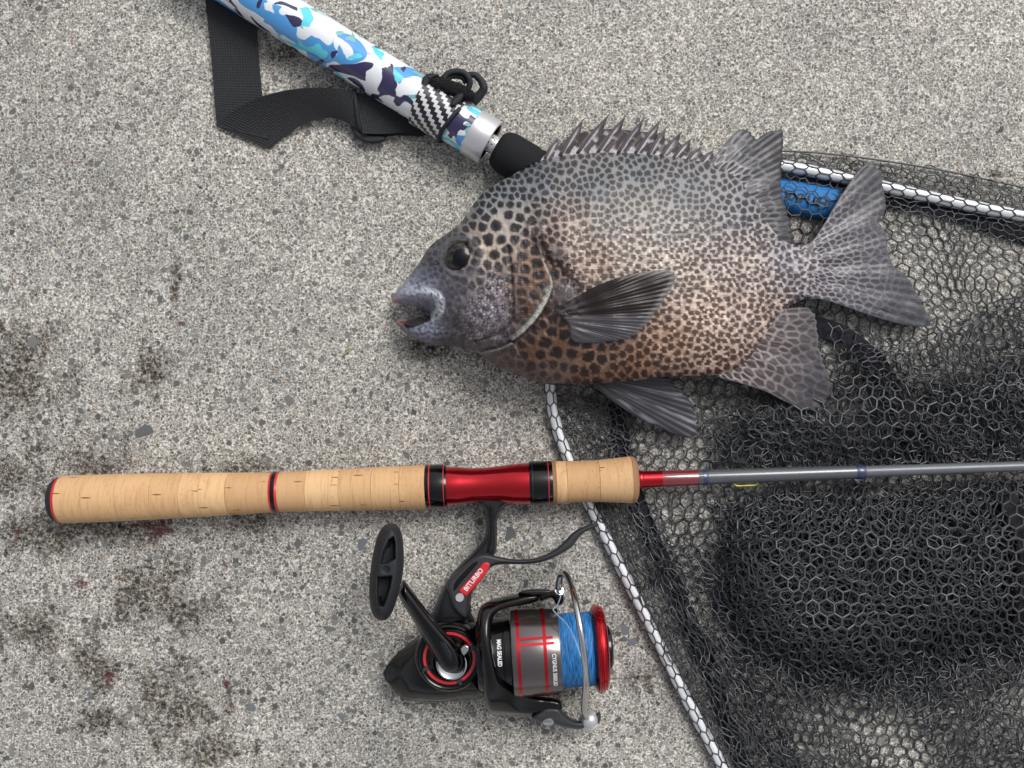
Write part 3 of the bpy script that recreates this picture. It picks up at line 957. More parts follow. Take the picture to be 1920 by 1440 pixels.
# ------------------------------------------------------------------ shared materials
M_BLACK = plain('glossy_black_plastic', (7, 7, 9), 0.14, spec=0.35, coat=0.2, coatr=0.04, var=0.3, rvar=0.06)
M_DARK = plain('satin_black_metal', (26, 27, 31), 0.26, metal=0.1, spec=0.5, coat=0.1, var=0.2)
M_GREYB = plain('matte_graphite', (46, 47, 51), 0.42, spec=0.5, var=0.15)
M_RUBBER = plain('black_rubber', (36, 38, 42), 0.62, spec=0.35, nbump=0.15, var=0.15)
M_CHROME = plain('polished_steel', (205, 205, 208), 0.14, metal=1.0, var=0.06)
M_RED = plain('anodised_red', (188, 26, 38), 0.16, metal=0.85, spec=0.6, coat=0.4, var=0.08)
M_REDP = plain('red_enamel', (196, 38, 48), 0.30, spec=0.5, coat=0.4, var=0.08)
M_WHITE = plain('white_print', (226, 226, 226), 0.5, var=0.04)
M_ALU = plain('brushed_aluminium', (206, 207, 210), 0.30, metal=0.55, spec=0.6, var=0.06)

# ------------------------------------------------------------------ the rod
def cork_material():
    t = NT('cork')
    o = t.obj()
    inf = t.n('ShaderNodeObjectInfo')
    rnd = inf.outputs['Random']
    sh = t.n('ShaderNodeCombineXYZ'); t.put(sh.inputs[1], t.math('MULTIPLY', rnd, 3.0)); t.put(sh.inputs[2], t.math('MULTIPLY', rnd, 1.7))
    p = t.vmath('ADD', o, sh.outputs[0])
    lines = t.noise(t.mapv(p, (1, 0.07, 0.07)), 1100, 2, 0.6, 0.4)
    soft = t.noise(t.mapv(p, (1, 0.35, 0.35)), 90, 3)
    base = t.mix(rnd, L4(182, 140, 98), L4(220, 182, 136))
    base = t.mix(t.math('MULTIPLY', t.step(lines.outputs[0], 0.50, 0.70), 0.38), base, L4(164, 116, 76))
    base = t.mix(t.math('MULTIPLY', t.step(soft.outputs[0], 0.50, 0.75), 0.4), base, L4(184, 136, 92))
    pits = t.vor(t.mapv(p, (0.24, 1.7, 1.7)), 230)
    sp = t.n('ShaderNodeSeparateColor'); t.put(sp.inputs[0], pits.outputs['Color'])
    pm_ = t.math('MULTIPLY', t.step(pits.outputs['Distance'], 0.19, 0.12), t.math('GREATER_THAN', sp.outputs[0], 0.42))
    dots = t.vor(t.mapv(p, (1.0, 1.0, 1.0)), 520)
    dk = t.math('MULTIPLY', t.step(dots.outputs['Distance'], 0.20, 0.12), t.step(soft.outputs[0], 0.46, 0.60))
    base = t.mix(t.math('MULTIPLY', dk, 0.55), base, L4(120, 78, 48))
    base = t.mix(t.math('MULTIPLY', pm_, 0.85), base, L4(92, 54, 32))
    t.set(col=base, rough=0.68, spec=0.3)
    t.bump(t.math('SUBTRACT', t.math('MULTIPLY', lines.outputs[0], 0.3), pm_), 0.4, 0.0004)
    return t.m

def build_rod():
    R = root('fishing_rod', 620, 920, 'fishing rod with cork grips, red reel seat and grey blank', 'fishing rod')
    RZ = 0.0150
    k = pm(RZ)
    ax = lambda x: 937 - (x - 105) * 0.0347
    A = P(0, ax(0), RZ); B = P(1920, ax(1920), RZ)
    d = (B - A).normalized()
    L = (B - A).length / 1920.0          # metres along the axis per px of x
    def part(name, prof, mat, parent=R, seg=44):
        return lathe(name, A, d, [(x * L, r * k) for x, r in prof], mat, parent, seg)
    cork = cork_material()
    m_rim = plain('cork_rim', (150, 112, 80), 0.8, nbump=0.4, nscale=1500, var=0.35)
    cap = part('butt_cap', [(93, 0), (94, 14), (97, 28), (102, 37), (109, 41.5), (114, 42.5), (114, 0)], M_RUBBER)
    part('trim_ring', [(114, 0), (114, 43.2), (118.5, 43.8), (118.5, 0)], M_REDP)
    rad = lambda x: float(np.interp(x, [118, 200, 300, 400, 520, 640, 800, 1036, 1080, 1120, 1160, 1186], [44.5, 44.5, 43, 40.5, 37.2, 39, 41.3, 40, 38.8, 39.2, 42, 44.5]))
    def ring(x0, x1):
        n = 6
        pr = [(x0 + 0.1, 0), (x0 + 0.1, rad(x0) - 0.9)]
        pr += [(x0 + 0.7 + (x1 - x0 - 1.4) * i / n, rad(x0 + (x1 - x0) * i / n)) for i in range(n + 1)]
        pr += [(x1 - 0.1, rad(x1) - 0.6), (x1 - 0.1, 0)]
        part('cork_ring', pr, cork)
    xs = [118.5, 168, 230, 294, 346, 384, 432, 511]
    for a, b in zip(xs[:-1], xs[1:]):
        ring(a, b)
    part('winding_ring', [(511, 0), (511, 37.6), (513, 38.2), (514.5, 38.2), (514.5, 0)], M_REDP)
    part('winding_ring', [(514.5, 0), (514.5, 38.6), (522, 38.6), (522, 0)], M_BLACK)
    part('winding_ring', [(522, 0), (522, 38.2), (523.5, 38.2), (525.5, 37.6), (525.5, 0)], M_REDP)
    xs = [525.5, 578, 640, 700, 752, 799]
    for a, b in zip(xs[:-1], xs[1:]):
        ring(a, b)
    part('reel_seat_hood', [(799, 0), (799, 41), (801, 41.6), (834, 41.4), (838.5, 40), (838.5, 0)], M_BLACK)
    part('hood_stripe', [(806, 41.3), (806, 41.75), (808, 41.75), (808, 41.3)], M_REDP)
    part('hood_stripe', [(833, 41.2), (833, 41.65), (834.4, 41.6), (834.4, 41.2)], M_REDP)
    part('reel_seat', [(836, 0), (836, 36), (842, 36.5), (862, 35.2), (885, 32.6), (912, 32.6), (940, 34.8), (962, 37.3), (985, 38.4), (993, 38.4), (993, 0)], M_RED)
    part('reel_seat_hood', [(992.5, 0), (992.5, 40.4), (995, 41.5), (1002, 41.6), (1030, 41), (1036, 40.2), (1036, 0)], M_BLACK)
    part('hood_stripe', [(1027, 41.0), (1027, 41.6), (1028.5, 41.6), (1028.5, 41.0)], M_REDP)
    part('hood_stripe', [(997, 41.5), (997, 42.1), (999.4, 42.1), (999.4, 41.5)], M_DARK)
    part('cork_rim', [(1035.5, 0), (1035.5, 40.8), (1042, 41.6), (1042, 0)], m_rim)
    xs = [1042, 1062, 1122, 1183]
    for a, b in zip(xs[:-1], xs[1:]):
        ring(a, b)
    part('cork_rim', [(1183, 0), (1183, 44.6), (1188, 43.4), (1192, 40), (1195, 33), (1196.5, 22), (1196.5, 0)], m_rim)
    part('winding_check', [(1196, 0), (1196, 17), (1200, 17.6), (1204, 17), (1205, 16), (1241, 15.6), (1241, 0)], M_RED)
    m_dred = plain('dark_red_lacquer', (120, 40, 48), 0.12, spec=0.6, coat=1.0, coatr=0.03, var=0.2)
    part('lacquered_wrap', [(1241, 0), (1241, 15.4), (1306, 14.9), (1308, 14.5), (1308, 0)], m_dred)
    m_clear = plain('grey_epoxy', (74, 74, 82), 0.14, coat=1.0, coatr=0.03, var=0.2)
    m_blue = plain('blue_thread', (48, 58, 88), 0.3, coat=0.6, var=0.35, nscale=1600)
    part('epoxy_collar', [(1308, 0), (1308, 14.9), (1317, 14.9), (1317, 0)], m_clear)
    part('thread_wrap', [(1317, 0), (1317, 15.2), (1325, 15.2), (1326, 14.5), (1326, 0)], m_blue)
    m_blank = plain('grey_carbon_blank', (84, 86, 91), 0.24, metal=0.1, spec=0.55, coat=0.5, coatr=0.1, var=0.18, nscale=500)
    m_blank2 = plain('pale_carbon_blank', (98, 101, 107), 0.34, metal=0.1, spec=0.5, var=0.22, nscale=260)
    part('blank', [(1326, 0), (1326, 14.3), (1604, 12.6), (1604, 0)], m_blank)
    part('thread_wrap', [(1604, 0), (1604, 13.0), (1609, 13.8), (1616, 13.6), (1621, 12), (1621, 0)], m_blue)
    part('blank', [(1621, 0), (1621, 10.8), (1920, 9.4), (2150, 8.2), (2150, 0)], m_blank2)
    # hook keeper lying along the lower side of the blank
    m_keep = plain('brass_keeper', (134, 130, 74), 0.3, metal=0.5, var=0.15)
    zc = RZ
    tube('hook_keeper', [P(1374, ax(1374) + 13, zc), P(1382, ax(1382) + 18.5, zc), P(1400, ax(1400) + 18.5, zc), P(1416, ax(1416) + 18, zc), P(1422, ax(1422) + 12, zc)], 0.0009, m_keep, R)
    return R
build_rod()

# ------------------------------------------------------------------ the reel
def build_reel():
    R = root('spinning_reel', 900, 1230, 'black and red spinning reel with blue line below the rod seat', 'fishing reel')
    mm = 1e-3
    # ---- foot and stem
    stem = puff('stem', [(840, 938), (870, 943), (893, 946), (906, 955), (910, 972), (910, 1000), (904, 1016), (884, 1038), (860, 1062), (838, 1090), (826, 1112),
                         (812, 1145), (798, 1172), (830, 1190), (892, 1186), (884, 1150), (884, 1112), (896, 1076), (916, 1052), (930, 1036), (932, 1004),
                         (932, 980), (937, 962), (950, 948), (975, 941), (994, 936), (992, 928), (930, 924), (842, 930)], 1.6,
                dome(13 * mm, 7 * mm, 12), lambda x, y, D: dome(13 * mm, -5 * mm, 12)(x, y, D), M_DARK, R, None, 2)
    puff('stem_ridge', [(917, 950), (926, 950), (924, 1000), (921, 1030), (912, 1036), (917, 1000)], 1.4, dome(19.6 * mm, 1.2 * mm, 4), flat(18 * mm), M_BLACK, stem)
    # ---- body
    BZ = 31 * mm
    body = puff('gear_housing', [(718, 1263), (737, 1233), (764, 1209), (790, 1188), (812, 1172), (842, 1162), (880, 1164), (906, 1180), (914, 1240), (912, 1304), (872, 1311), (830, 1317),
                           (775, 1314), (752, 1308), (733, 1287)], 1.7,
                lambda x, y, D: 16 * mm + 15 * mm * np.sqrt(np.clip(1 - (1 - np.clip(D / 34, 0, 1)) ** 2, 0, 1)) * sm(x, 700, 800) + 0 * mm
                + 1.2 * mm * sm(np.abs((x - 735) * 0.62 - (y - 1262) * -1.0 - 0), 10, 3) * 0,
                lambda x, y, D: 16 * mm - 13 * mm * np.sqrt(np.clip(1 - (1 - np.clip(D / 34, 0, 1)) ** 2, 0, 1)), M_BLACK, R, None, 2)
    # tail cover plate and its seam
    tail = puff('tail_cover', [(724, 1262), (740, 1238), (766, 1215), (783, 1202), (772, 1228), (768, 1250), (771, 1275), (782, 1300), (758, 1302), (738, 1284)], 1.5,
                lambda x, y, D: 17.5 * mm + 14 * mm * np.sqrt(np.clip(1 - (1 - np.clip(D / 30, 0, 1)) ** 2, 0, 1)) * sm(x, 706, 800), flat(15 * mm), M_BLACK, body, None, 2)
    # ---- side plate rings round the handle hub
    C = P(843, 1232, BZ)
    k = pm(BZ + 6 * mm)
    Z = Vector((0, 0, 1))
    def disc(name, prof, mat, par, c=C, seg=56):
        return lathe(name, c, Z, [(z * mm, r * k) for z, r in prof], mat, par, seg)
    sp = disc('side_plate', [(-9, 66), (-1, 66), (1.0, 65), (2.2, 62), (2.8, 59.5), (2.2, 57.5), (2.0, 55), (2.6, 53), (2.6, 50.5), (1.8, 50), (1.8, 43.5), (2.8, 43), (3.4, 41), (3.4, 39), (2.4, 38), (2.4, 0)], M_BLACK, body)
    # red ring in four arcs
    for i in range(4):
        a0 = math.radians(90 * i + 24 + 6); a1 = math.radians(90 * i + 24 + 84)
        V = []; F = []
        n = 16
        for j in range(n + 1):
            a = a0 + (a1 - a0) * j / n
            for (r, z) in ((44.4, 1.7), (44.4, 2.3), (49.6, 2.3), (49.6, 1.7)):
                V.append(C + Vector((math.cos(a) * r * k, math.sin(a) * r * k, z * mm)))
        for j in range(n):
            for q in range(4):
                F.append((j * 4 + q, j * 4 + (q + 1) % 4, j * 4 + 4 + (q + 1) % 4, j * 4 + 4 + q))
        F.append((0, 1, 2, 3)); F.append((n * 4 + 3, n * 4 + 2, n * 4 + 1, n * 4))
        link('red_arc', mesh_py('red_arc', V, F), M_REDP, sp, False)
    for i in range(4):
        a = math.radians(90 * i + 24)
        c = C + Vector((math.cos(a) * 47 * k, math.sin(a) * 47 * k, 2.0 * mm))
        dr = Vector((math.cos(a), math.sin(a), 0)); tn = Vector((-math.sin(a), math.cos(a), 0))
        pts = [c + dr * (8 * k) + tn * (1.6 * k), c + dr * (8 * k) - tn * (1.6 * k), c - dr * (8 * k) - tn * (7 * k), c - dr * (10 * k), c - dr * (8 * k) + tn * (7 * k)]
        V = [p for p in pts] + [p + Z * (0.9 * mm) for p in pts]
        F = [tuple(range(5, 10)), (4, 3, 2, 1, 0)] + [(q, (q + 1) % 5, 5 + (q + 1) % 5, 5 + q) for q in range(5)]
        link('rib_tab', mesh_py('rib_tab', V, F), M_GREYB, sp, False)
    hub = disc('hub_ring', [(2.2, 36), (4.2, 35.5), (4.8, 33.5), (4.2, 32), (3.6, 30), (3.6, 0)], M_BLACK, R, P(846, 1238, BZ))
    disc('hub_washer', [(3.4, 29), (5.6, 28.5), (5.8, 26), (5.4, 24), (5.4, 0)], M_CHROME, hub, P(848, 1241, BZ + 1 * mm))
    # ---- handle arm
    arm = puff('handle_arm', [(748, 1118), (751, 1100), (757, 1088), (770, 1103), (802, 1146), (834, 1184), (854, 1206), (866, 1228), (868, 1246), (858, 1259), (842, 1262), (828, 1254), (814, 1232), (782, 1176)], 1.4,
               lambda x, y, D: 36 * mm + 9.5 * mm * sm(y, 1260, 1090) * 0 + 8 * mm * np.sqrt(np.clip(1 - (1 - np.clip(D / 15, 0, 1)) ** 2, 0, 1)) + 3 * mm * sm(y, 1240, 1100),
               lambda x, y, D: 36 * mm + 3 * mm * sm(y, 1240, 1100) - 2 * mm * np.clip(D / 6, 0, 1), M_BLACK, R, None, 3)
    puff('arm_groove', [(806, 1170), (812, 1170), (846, 1222), (848, 1236), (842, 1238), (816, 1192)], 1.2, dome(43.6 * mm, 0.9 * mm, 3), flat(41 * mm), M_DARK, arm)
    puff('arm_root', [(840, 1262), (826, 1250), (830, 1222), (850, 1208), (868, 1222), (874, 1244), (864, 1262)], 1.4, dome(35 * mm, 6 * mm, 9), flat(33 * mm), M_BLACK, arm)
    puff('handle_cap', [(862, 1216), (872, 1208), (881, 1212), (880, 1222), (868, 1230)], 1.0, dome(42 * mm, 3 * mm, 4), flat(38 * mm), M_CHROME, arm, None, 3)
    # ---- handle knob: spindle with two triangular pits
    KP = [(722, 984), (742, 983), (753, 1000), (757, 1030), (757, 1060), (753, 1090), (744, 1125), (733, 1152), (722, 1163), (706, 1160), (696, 1145), (692, 1110), (694, 1075), (699, 1040), (708, 1005)]
    pit1 = np.array([(738, 1006), (741, 1018), (741, 1048), (726, 1056), (713, 1058), (718, 1036), (729, 1012)], float)
    pit2 = np.array([(708, 1082), (735, 1080), (731, 1104), (722, 1130), (718, 1138), (709, 1136), (707, 1110)], float)
    def ktop(x, y, D):
        z = 47 * mm + 15 * mm * np.sqrt(np.clip(1 - (1 - np.clip(D / 20, 0, 1)) ** 2, 0, 1))
        z = z - 2.5 * mm * sm(np.abs(y - 1072), 30, 90)
        for p in (pit1, pit2):
            d, _, _, _ = seg_dist(p, x, y)
            ins = inside(p, x, y)
            sd = np.where(ins, d, -d)
            z = z - 10 * mm * sm(sd, -1.5, 3.5)
        dd = np.hypot(x - 724, y - 1068)
        return z - 1.2 * mm * sm(dd, 9, 3)
    knob = puff('handle_knob', KP, 1.3, ktop, lambda x, y, D: 47 * mm - 5 * mm * np.clip(D / 14, 0, 1), M_RUBBER, R, None, 3)
    kk = pm(0.06)
    lathe('knob_screw', P(724, 1068, 60.3 * mm), Z, [(0, 4.2 * kk), (0.6 * mm, 4.0 * kk), (0.6 * mm, 1.8 * kk), (0.1 * mm, 1.5 * kk), (0.1 * mm, 0)], M_DARK, knob, 20)
    puff('pit_floor', [(736, 1014), (737, 1046), (717, 1053), (722, 1036)], 1.5, flat(51.6 * mm), flat(50 * mm), M_BLACK, knob, None, 2)
    puff('pit_floor', [(712, 1086), (731, 1085), (720, 1130), (712, 1128)], 1.5, flat(51.6 * mm), flat(50 * mm), M_BLACK, knob, None, 2)
    # ---- brake lever with badge
    LV = [(838, 1092), (862, 1068), (890, 1044), (906, 1038), (925, 1041), (960, 1048), (1000, 1047), (1032, 1035), (1055, 1018), (1072, 1000), (1090, 989), (1108, 983), (1120, 981),
          (1122, 986), (1108, 992), (1094, 1000), (1082, 1013), (1072, 1026), (1046, 1042), (1016, 1054), (980, 1058), (945, 1058), (924, 1062), (910, 1076), (894, 1098), (880, 1124), (878, 1156), (868, 1160), (850, 1142), (842, 1118)]
    lev = puff('brake_lever', LV, 1.3, lambda x, y, D: (20 * mm + 3 * mm * sm(x, 900, 1100)) + 3.4 * mm * np.sqrt(np.clip(1 - (1 - np.clip(D / 7, 0, 1)) ** 2, 0, 1)),
               lambda x, y, D: 18.5 * mm + 2 * mm * sm(x, 900, 1100) + 0 * x, M_GREYB, R, None, 3)
    puff('lever_slot', [(851, 1098), (858, 1086), (884, 1058), (896, 1052), (893, 1060), (866, 1090), (852, 1108)], 1.1, dome(23.5 * mm, 0.25 * mm, 3), flat(22 * mm), M_BLACK, lev, None, 3)
    bd = puff('badge', [(904, 1057), (911, 1054), (918, 1057), (916, 1068), (902, 1088), (876, 1117), (872, 1117), (861, 1109), (863, 1103), (888, 1076)], 1.0,
              dome(23.6 * mm, 0.8 * mm, 3), flat(22 * mm), M_REDP, lev, None, 2)
    bc = P(888, 1087, 24.5 * mm)
    e = (P(908, 1062, 24.5 * mm) - P(868, 1112, 24.5 * mm)).normalized(); f = Vector((-e.y, e.x, 0))
    text_mesh('badge_lettering', 'BITURBO', 3.55 * mm, M_WHITE, bd, lambda x, y, z: bc + e * x + f * y, bold=0.00007)
    lathe('lever_screw', P(862, 1120, 23 * mm), Z, [(0, 8.6 * k), (1.1 * mm, 8.4 * k), (1.4 * mm, 7.5 * k), (1.35 * mm, 0)], M_ALU, lev, 28)
    # ---- rotor and spool
    SZ = 25.5 * mm
    ks = pm(SZ + 8 * mm)
    A0 = P(900, 1228, SZ); A1 = P(1140, 1214, SZ)
    d = (A1 - A0).normalized(); L = (A1 - A0).length / 240.0
    def sl(name, prof, mat, par, seg=64):
        return lathe(name, A0, d, [((x - 900) * L, r * ks) for x, r in prof], mat, par, seg)
    rot = sl('rotor_drum', [(896, 0), (896, 64), (900, 67), (918, 68), (920, 67.5), (944, 67.5), (945, 66.5), (947, 66.5), (948, 67.5), (962, 67.5), (962, 0)], M_BLACK, R)
    lower = lambda z: (lambda x, y, D: z + 0 * x)
    puff('rotor_arm', [(896, 1190), (895, 1160), (903, 1135), (930, 1122), (972, 1112), (1008, 1112), (1012, 1126), (985, 1134), (950, 1140), (928, 1152), (922, 1176), (924, 1215),
                       (932, 1252), (940, 1276), (962, 1291), (1002, 1304), (1046, 1310), (1056, 1322), (1046, 1338), (1000, 1344), (945, 1343), (920, 1338), (909, 1312), (903, 1262)], 1.5,
         lambda x, y, D: 22 * mm + 26 * mm * np.sqrt(np.clip(1 - ((y - 1228) / 112.0) ** 2, 0, 1)) * sm(x, 1020, 915) * 0.9 + 6 * mm * np.sqrt(np.clip(1 - (1 - np.clip(D / 11, 0, 1)) ** 2, 0, 1)),
         lambda x, y, D: 14 * mm + 22 * mm * np.sqrt(np.clip(1 - ((y - 1228) / 112.0) ** 2, 0, 1)) * sm(x, 1020, 915), M_BLACK, R, None, 3)
    puff('arm_cover', [(972, 1113), (984, 1106), (1010, 1104), (1032, 1106), (1034, 1113), (1004, 1117)], 1.2, dome(26 * mm, 3 * mm, 5), flat(20 * mm), M_DARK, R, None, 3)
    puff('line_roller_arm', [(1008, 1110), (1034, 1106), (1052, 1108), (1059, 1122), (1054, 1134), (1042, 1134), (1034, 1122), (1012, 1128)], 1.2, dome(17 * mm, 6 * mm, 7), flat(12 * mm), M_BLACK, R, None, 3)
    skirt_m = plain('gunmetal', (118, 110, 110), 0.20, metal=0.9, spec=0.6, coat=0.3, coatr=0.1, var=0.06)
    sk = sl('spool_skirt', [(958, 0), (958, 76), (961, 81), (964, 81.8), (1046, 79.5), (1049, 78.5), (1049, 0)], skirt_m, R)
    sl('skirt_band', [(970, 81.4), (970, 82.6), (976, 82.5), (976, 81.2)], M_RED, sk)
    sl('skirt_band', [(1018, 80.0), (1018, 81.2), (1024, 81.1), (1024, 79.9)], M_RED, sk)
    _, s_, u_ = frame_of(d)
    q = Vector((d.y, -d.x, 0))            # across, towards the lower side of the picture
    def onskirt(x, arc, rr):
        ph = arc / (rr * ks)
        return A0 + d * ((x - 900) * L) + (q * math.sin(ph) + Vector((0, 0, 1)) * math.cos(ph)) * (rr * ks)
    for (x0, x1, ar) in ((975, 1036, -46), (975, 1038, -35), (984, 1042, 96), (984, 1042, 106)):
        V = []; F = []
        for i in range(9):
            x = x0 + (x1 - x0) * i / 8
            rr = np.interp(x, [964, 1046], [81.8, 79.5])
            for w_, h_ in ((-2.4, 0), (-2.4, 0.8), (2.4, 0.8), (2.4, 0)):
                V.append(onskirt(x, (ar + w_) * ks, rr + h_))
        for i in range(8):
            for j in range(4):
                F.append((i * 4 + j, i * 4 + (j + 1) % 4, i * 4 + 4 + (j + 1) % 4, i * 4 + 4 + j))
        F += [(0, 1, 2, 3), (35, 34, 33, 32)]
        link('skirt_stripe', mesh_py('skirt_stripe', V, F), M_RED, sk, False)
    text_mesh('skirt_lettering', 'CYGNUS 3000LBD', 2.9 * mm, M_WHITE, sk,
              lambda x, y, z: onskirt(1036, x + 17 * ks, 81.0) + d * y, bold=0.00006, xscale=0.80)
    text_mesh('rotor_lettering', 'MAG SEALED', 3.0 * mm, M_WHITE, rot,
              lambda x, y, z: onskirt(938, x - 20 * ks, 69.2) + d * y, bold=0.00011, xscale=0.80)
    # wound line: ridge by ridge
    t = NT('blue_braid')
    o_ = t.obj()
    nn = t.noise(t.mapv(o_, (1.0, 0.06, 0.06), (0, 0, math.atan2(d.y, d.x) * -1)), 2300, 2, 0.7, 0.2)
    n2 = t.noise(o_, 160, 3)
    cc = t.mix(t.step(nn.outputs[0], 0.30, 0.70), L4(12, 62, 122), L4(84, 168, 230))
    cc = t.mix(t.math('MULTIPLY', n2.outputs[0], 0.5), cc, L4(36, 122, 196))
    t.set(col=cc, rough=0.45, spec=0.4)
    t.bump(nn.outputs[0], 0.6, 0.0004)
    pr = [(1047, 0), (1047, 66)]
    x = 1048.0
    rg = random.Random(4)
    while x < 1110:
        r = 68.5 + rg.uniform(-0.6, 0.6)
        pr += [(x, r - 0.9), (x + 0.7, r), (x + 1.5, r)]
        x += 2.2
    pr += [(1111, 66), (1111, 0)]
    sl('wound_line', pr, t.m, sk, 96)
    sl('spool_shoulder', [(1110, 0), (1110, 71), (1113.5, 76), (1113.5, 0)], M_BLACK, sk, 64)
    sl('spool_lip', [(1113, 0), (1113, 72), (1115, 80), (1118, 82.5), (1121, 83), (1122.5, 80.5), (1124, 80.5), (1125, 82), (1128, 81), (1129.5, 78), (1131, 78), (1132, 78.5), (1135, 74), (1137, 66), (1137, 0)], M_RED, sk, 72)
    sl('drag_knob', [(1137, 0), (1137, 42), (1143, 41), (1147, 34), (1148, 0)], M_BLACK, sk, 40)
    # ---- bail
    ba = puff('bail_arm', [(996, 1346), (1012, 1332), (1024, 1325), (1048, 1326), (1060, 1338), (1078, 1350), (1098, 1350), (1116, 1340), (1124, 1334), (1127, 1346), (1121, 1360), (1104, 1367), (1070, 1366), (1036, 1358), (1016, 1356)], 1.3,
              lambda x, y, D: 24 * mm - 5 * mm * sm(x, 1040, 1110) + 5 * mm * np.sqrt(np.clip(1 - (1 - np.clip(D / 9, 0, 1)) ** 2, 0, 1)), flat(9 * mm), M_GREYB, R, None, 3)
    lathe('bail_screw', P(1028, 1352, 28 * mm), Vector((0, -0.35, 1)), [(0, 11 * ks), (1.0 * mm, 10.5 * ks), (1.2 * mm, 9 * ks), (1.2 * mm, 0)], M_CHROME, ba, 28, squash=0.75)
    sd_ = P(1028, 1352, 29.35 * mm)
    lathe('bail_pivot_cap', P(1104, 1352, 19 * mm), Vector((0, 0.5, 0.9)), [(0, 19.5 * ks), (1.8 * mm, 19.5 * ks), (2.6 * mm, 18.4 * ks), (2.4 * mm, 16.8 * ks), (3.4 * mm, 16.8 * ks), (6 * mm, 15 * ks), (8.2 * mm, 11 * ks), (9.0 * mm, 5 * ks), (9.2 * mm, 0)], M_ALU, R, 40)
    wire = tube('bail_wire', [P(1100, 1344, 26 * mm), P(1096, 1330, 33 * mm), P(1097, 1305, 43 * mm), P(1099, 1275, 52 * mm), P(1096, 1235, 59 * mm), P(1090, 1190, 61 * mm), P(1083, 1150, 57 * mm), P(1076, 1115, 48 * mm), P(1069, 1092, 38 * mm),
                             P(1061, 1077, 30 * mm), P(1053, 1076, 25 * mm), P(1049, 1088, 23 * mm), P(1047, 1104, 22 * mm)],
                [0.0019, 0.0019, 0.0018, 0.0017, 0.0016, 0.0016, 0.0016, 0.0016, 0.0016, 0.0017, 0.0018, 0.0019, 0.002], M_CHROME, R, 16, 8)
    lr = lathe('line_roller', P(1047, 1109, 20 * mm), Vector((0.15, 0.35, 1)), [(0, 9 * ks), (2.6 * mm, 9 * ks), (3.0 * mm, 8.2 * ks), (3.0 * mm, 5.6 * ks), (2.0 * mm, 5 * ks), (2.0 * mm, 0)], M_CHROME, R, 28)
    m_line = plain('pale_line', (150, 178, 196), 0.4, var=0.1)
    tube('loose_line', [P(1049, 1096, 26 * mm), P(1053, 1106, 26 * mm), P(1050, 1122, 27 * mm), P(1043, 1138, 36 * mm), P(1037, 1143, 40 * mm), P(1048, 1156, 44 * mm), P(1064, 1172, 47.5 * mm), P(1078, 1200, 49 * mm), P(1088, 1228, 49 * mm), P(1096, 1250, 48 * mm)],
         0.00032, m_line, R, 8, 6)
    return R
build_reel()

# ------------------------------------------------------------------ the landing net
def honeycomb(poly, a, rot, sx, sy):
    """nodes and bonds of a honeycomb of edge a px that fall inside a px outline"""
    pl = np.array(poly, float)
    c = pl.mean(0)
    ext = np.hypot(*(pl.max(0) - pl.min(0))) / 2 + 40
    m = min(sx, sy)
    n = int(ext / (1.5 * a * m)) + 3
    i, j = np.meshgrid(np.arange(-n - n // 2, n + n // 2 + 1), np.arange(-n, n + 1))
    bx = (math.sqrt(3) * a * (i + j / 2.0)).ravel(); by = (1.5 * a * j).ravel()
    ca, sa = math.cos(math.radians(rot)), math.sin(math.radians(rot))
    def w(x, y):
        x, y = x * sx, y * sy
        return np.stack([c[0] + x * ca - y * sa, c[1] + x * sa + y * ca], 1)
    A = w(bx, by); B = w(bx, by + a)
    A2 = w(bx + math.sqrt(3) / 2 * a, by + 1.5 * a); A3 = w(bx - math.sqrt(3) / 2 * a, by + 1.5 * a)
    E = np.concatenate([np.stack([A, B], 1), np.stack([B, A2], 1), np.stack([B, A3], 1)])
    mid = E.mean(1)
    k = inside(pl, mid[:, 0], mid[:, 1])
    return E[k]

def strands(E3, r):
    """square bars along bonds E3 (n,2,3) in metres -> verts, faces"""
    A, B = E3[:, 0], E3[:, 1]
    d = B - A
    l = np.linalg.norm(d, axis=1, keepdims=True); k = l[:, 0] > 1e-6
    A, B, d = A[k], B[k], d[k] / l[k]
    up = np.tile(np.array([0, 0, 1.0]), (len(d), 1)); up[np.abs(d[:, 2]) > 0.95] = (0, 1, 0)
    s = np.cross(d, up); s /= np.linalg.norm(s, axis=1, keepdims=True)
    u = np.cross(s, d)
    A = A - d * r * 0.5; B = B + d * r * 0.5
    o = [(s + u) * r * 0.85, (u - s) * r * 0.85, (-s - u) * r * 0.85, (s - u) * r * 0.85]
    V = np.stack([A + o[0], A + o[1], A + o[2], A + o[3], B + o[0], B + o[1], B + o[2], B + o[3]], 1)
    n = len(A)
    q = np.array([(0, 1, 5, 4), (1, 2, 6, 5), (2, 3, 7, 6), (3, 0, 4, 7)])
    F = (np.arange(n) * 8)[:, None, None] + q[None]
    return V.reshape(-1, 3), F.reshape(-1, 4)

ROD_Y = lambda x: 937 - (x - 105) * 0.0347

def under_rod(x, y, z):
    """the bag is pressed down where the rod lies on it"""
    d = np.abs(y - ROD_Y(x))
    cap = np.where(x > 1200, 0.0095 + 0.0009 * np.maximum(d - 22, 0), 0.0095 + 0.0012 * np.maximum(d - 50, 0))
    return np.minimum(z, cap)

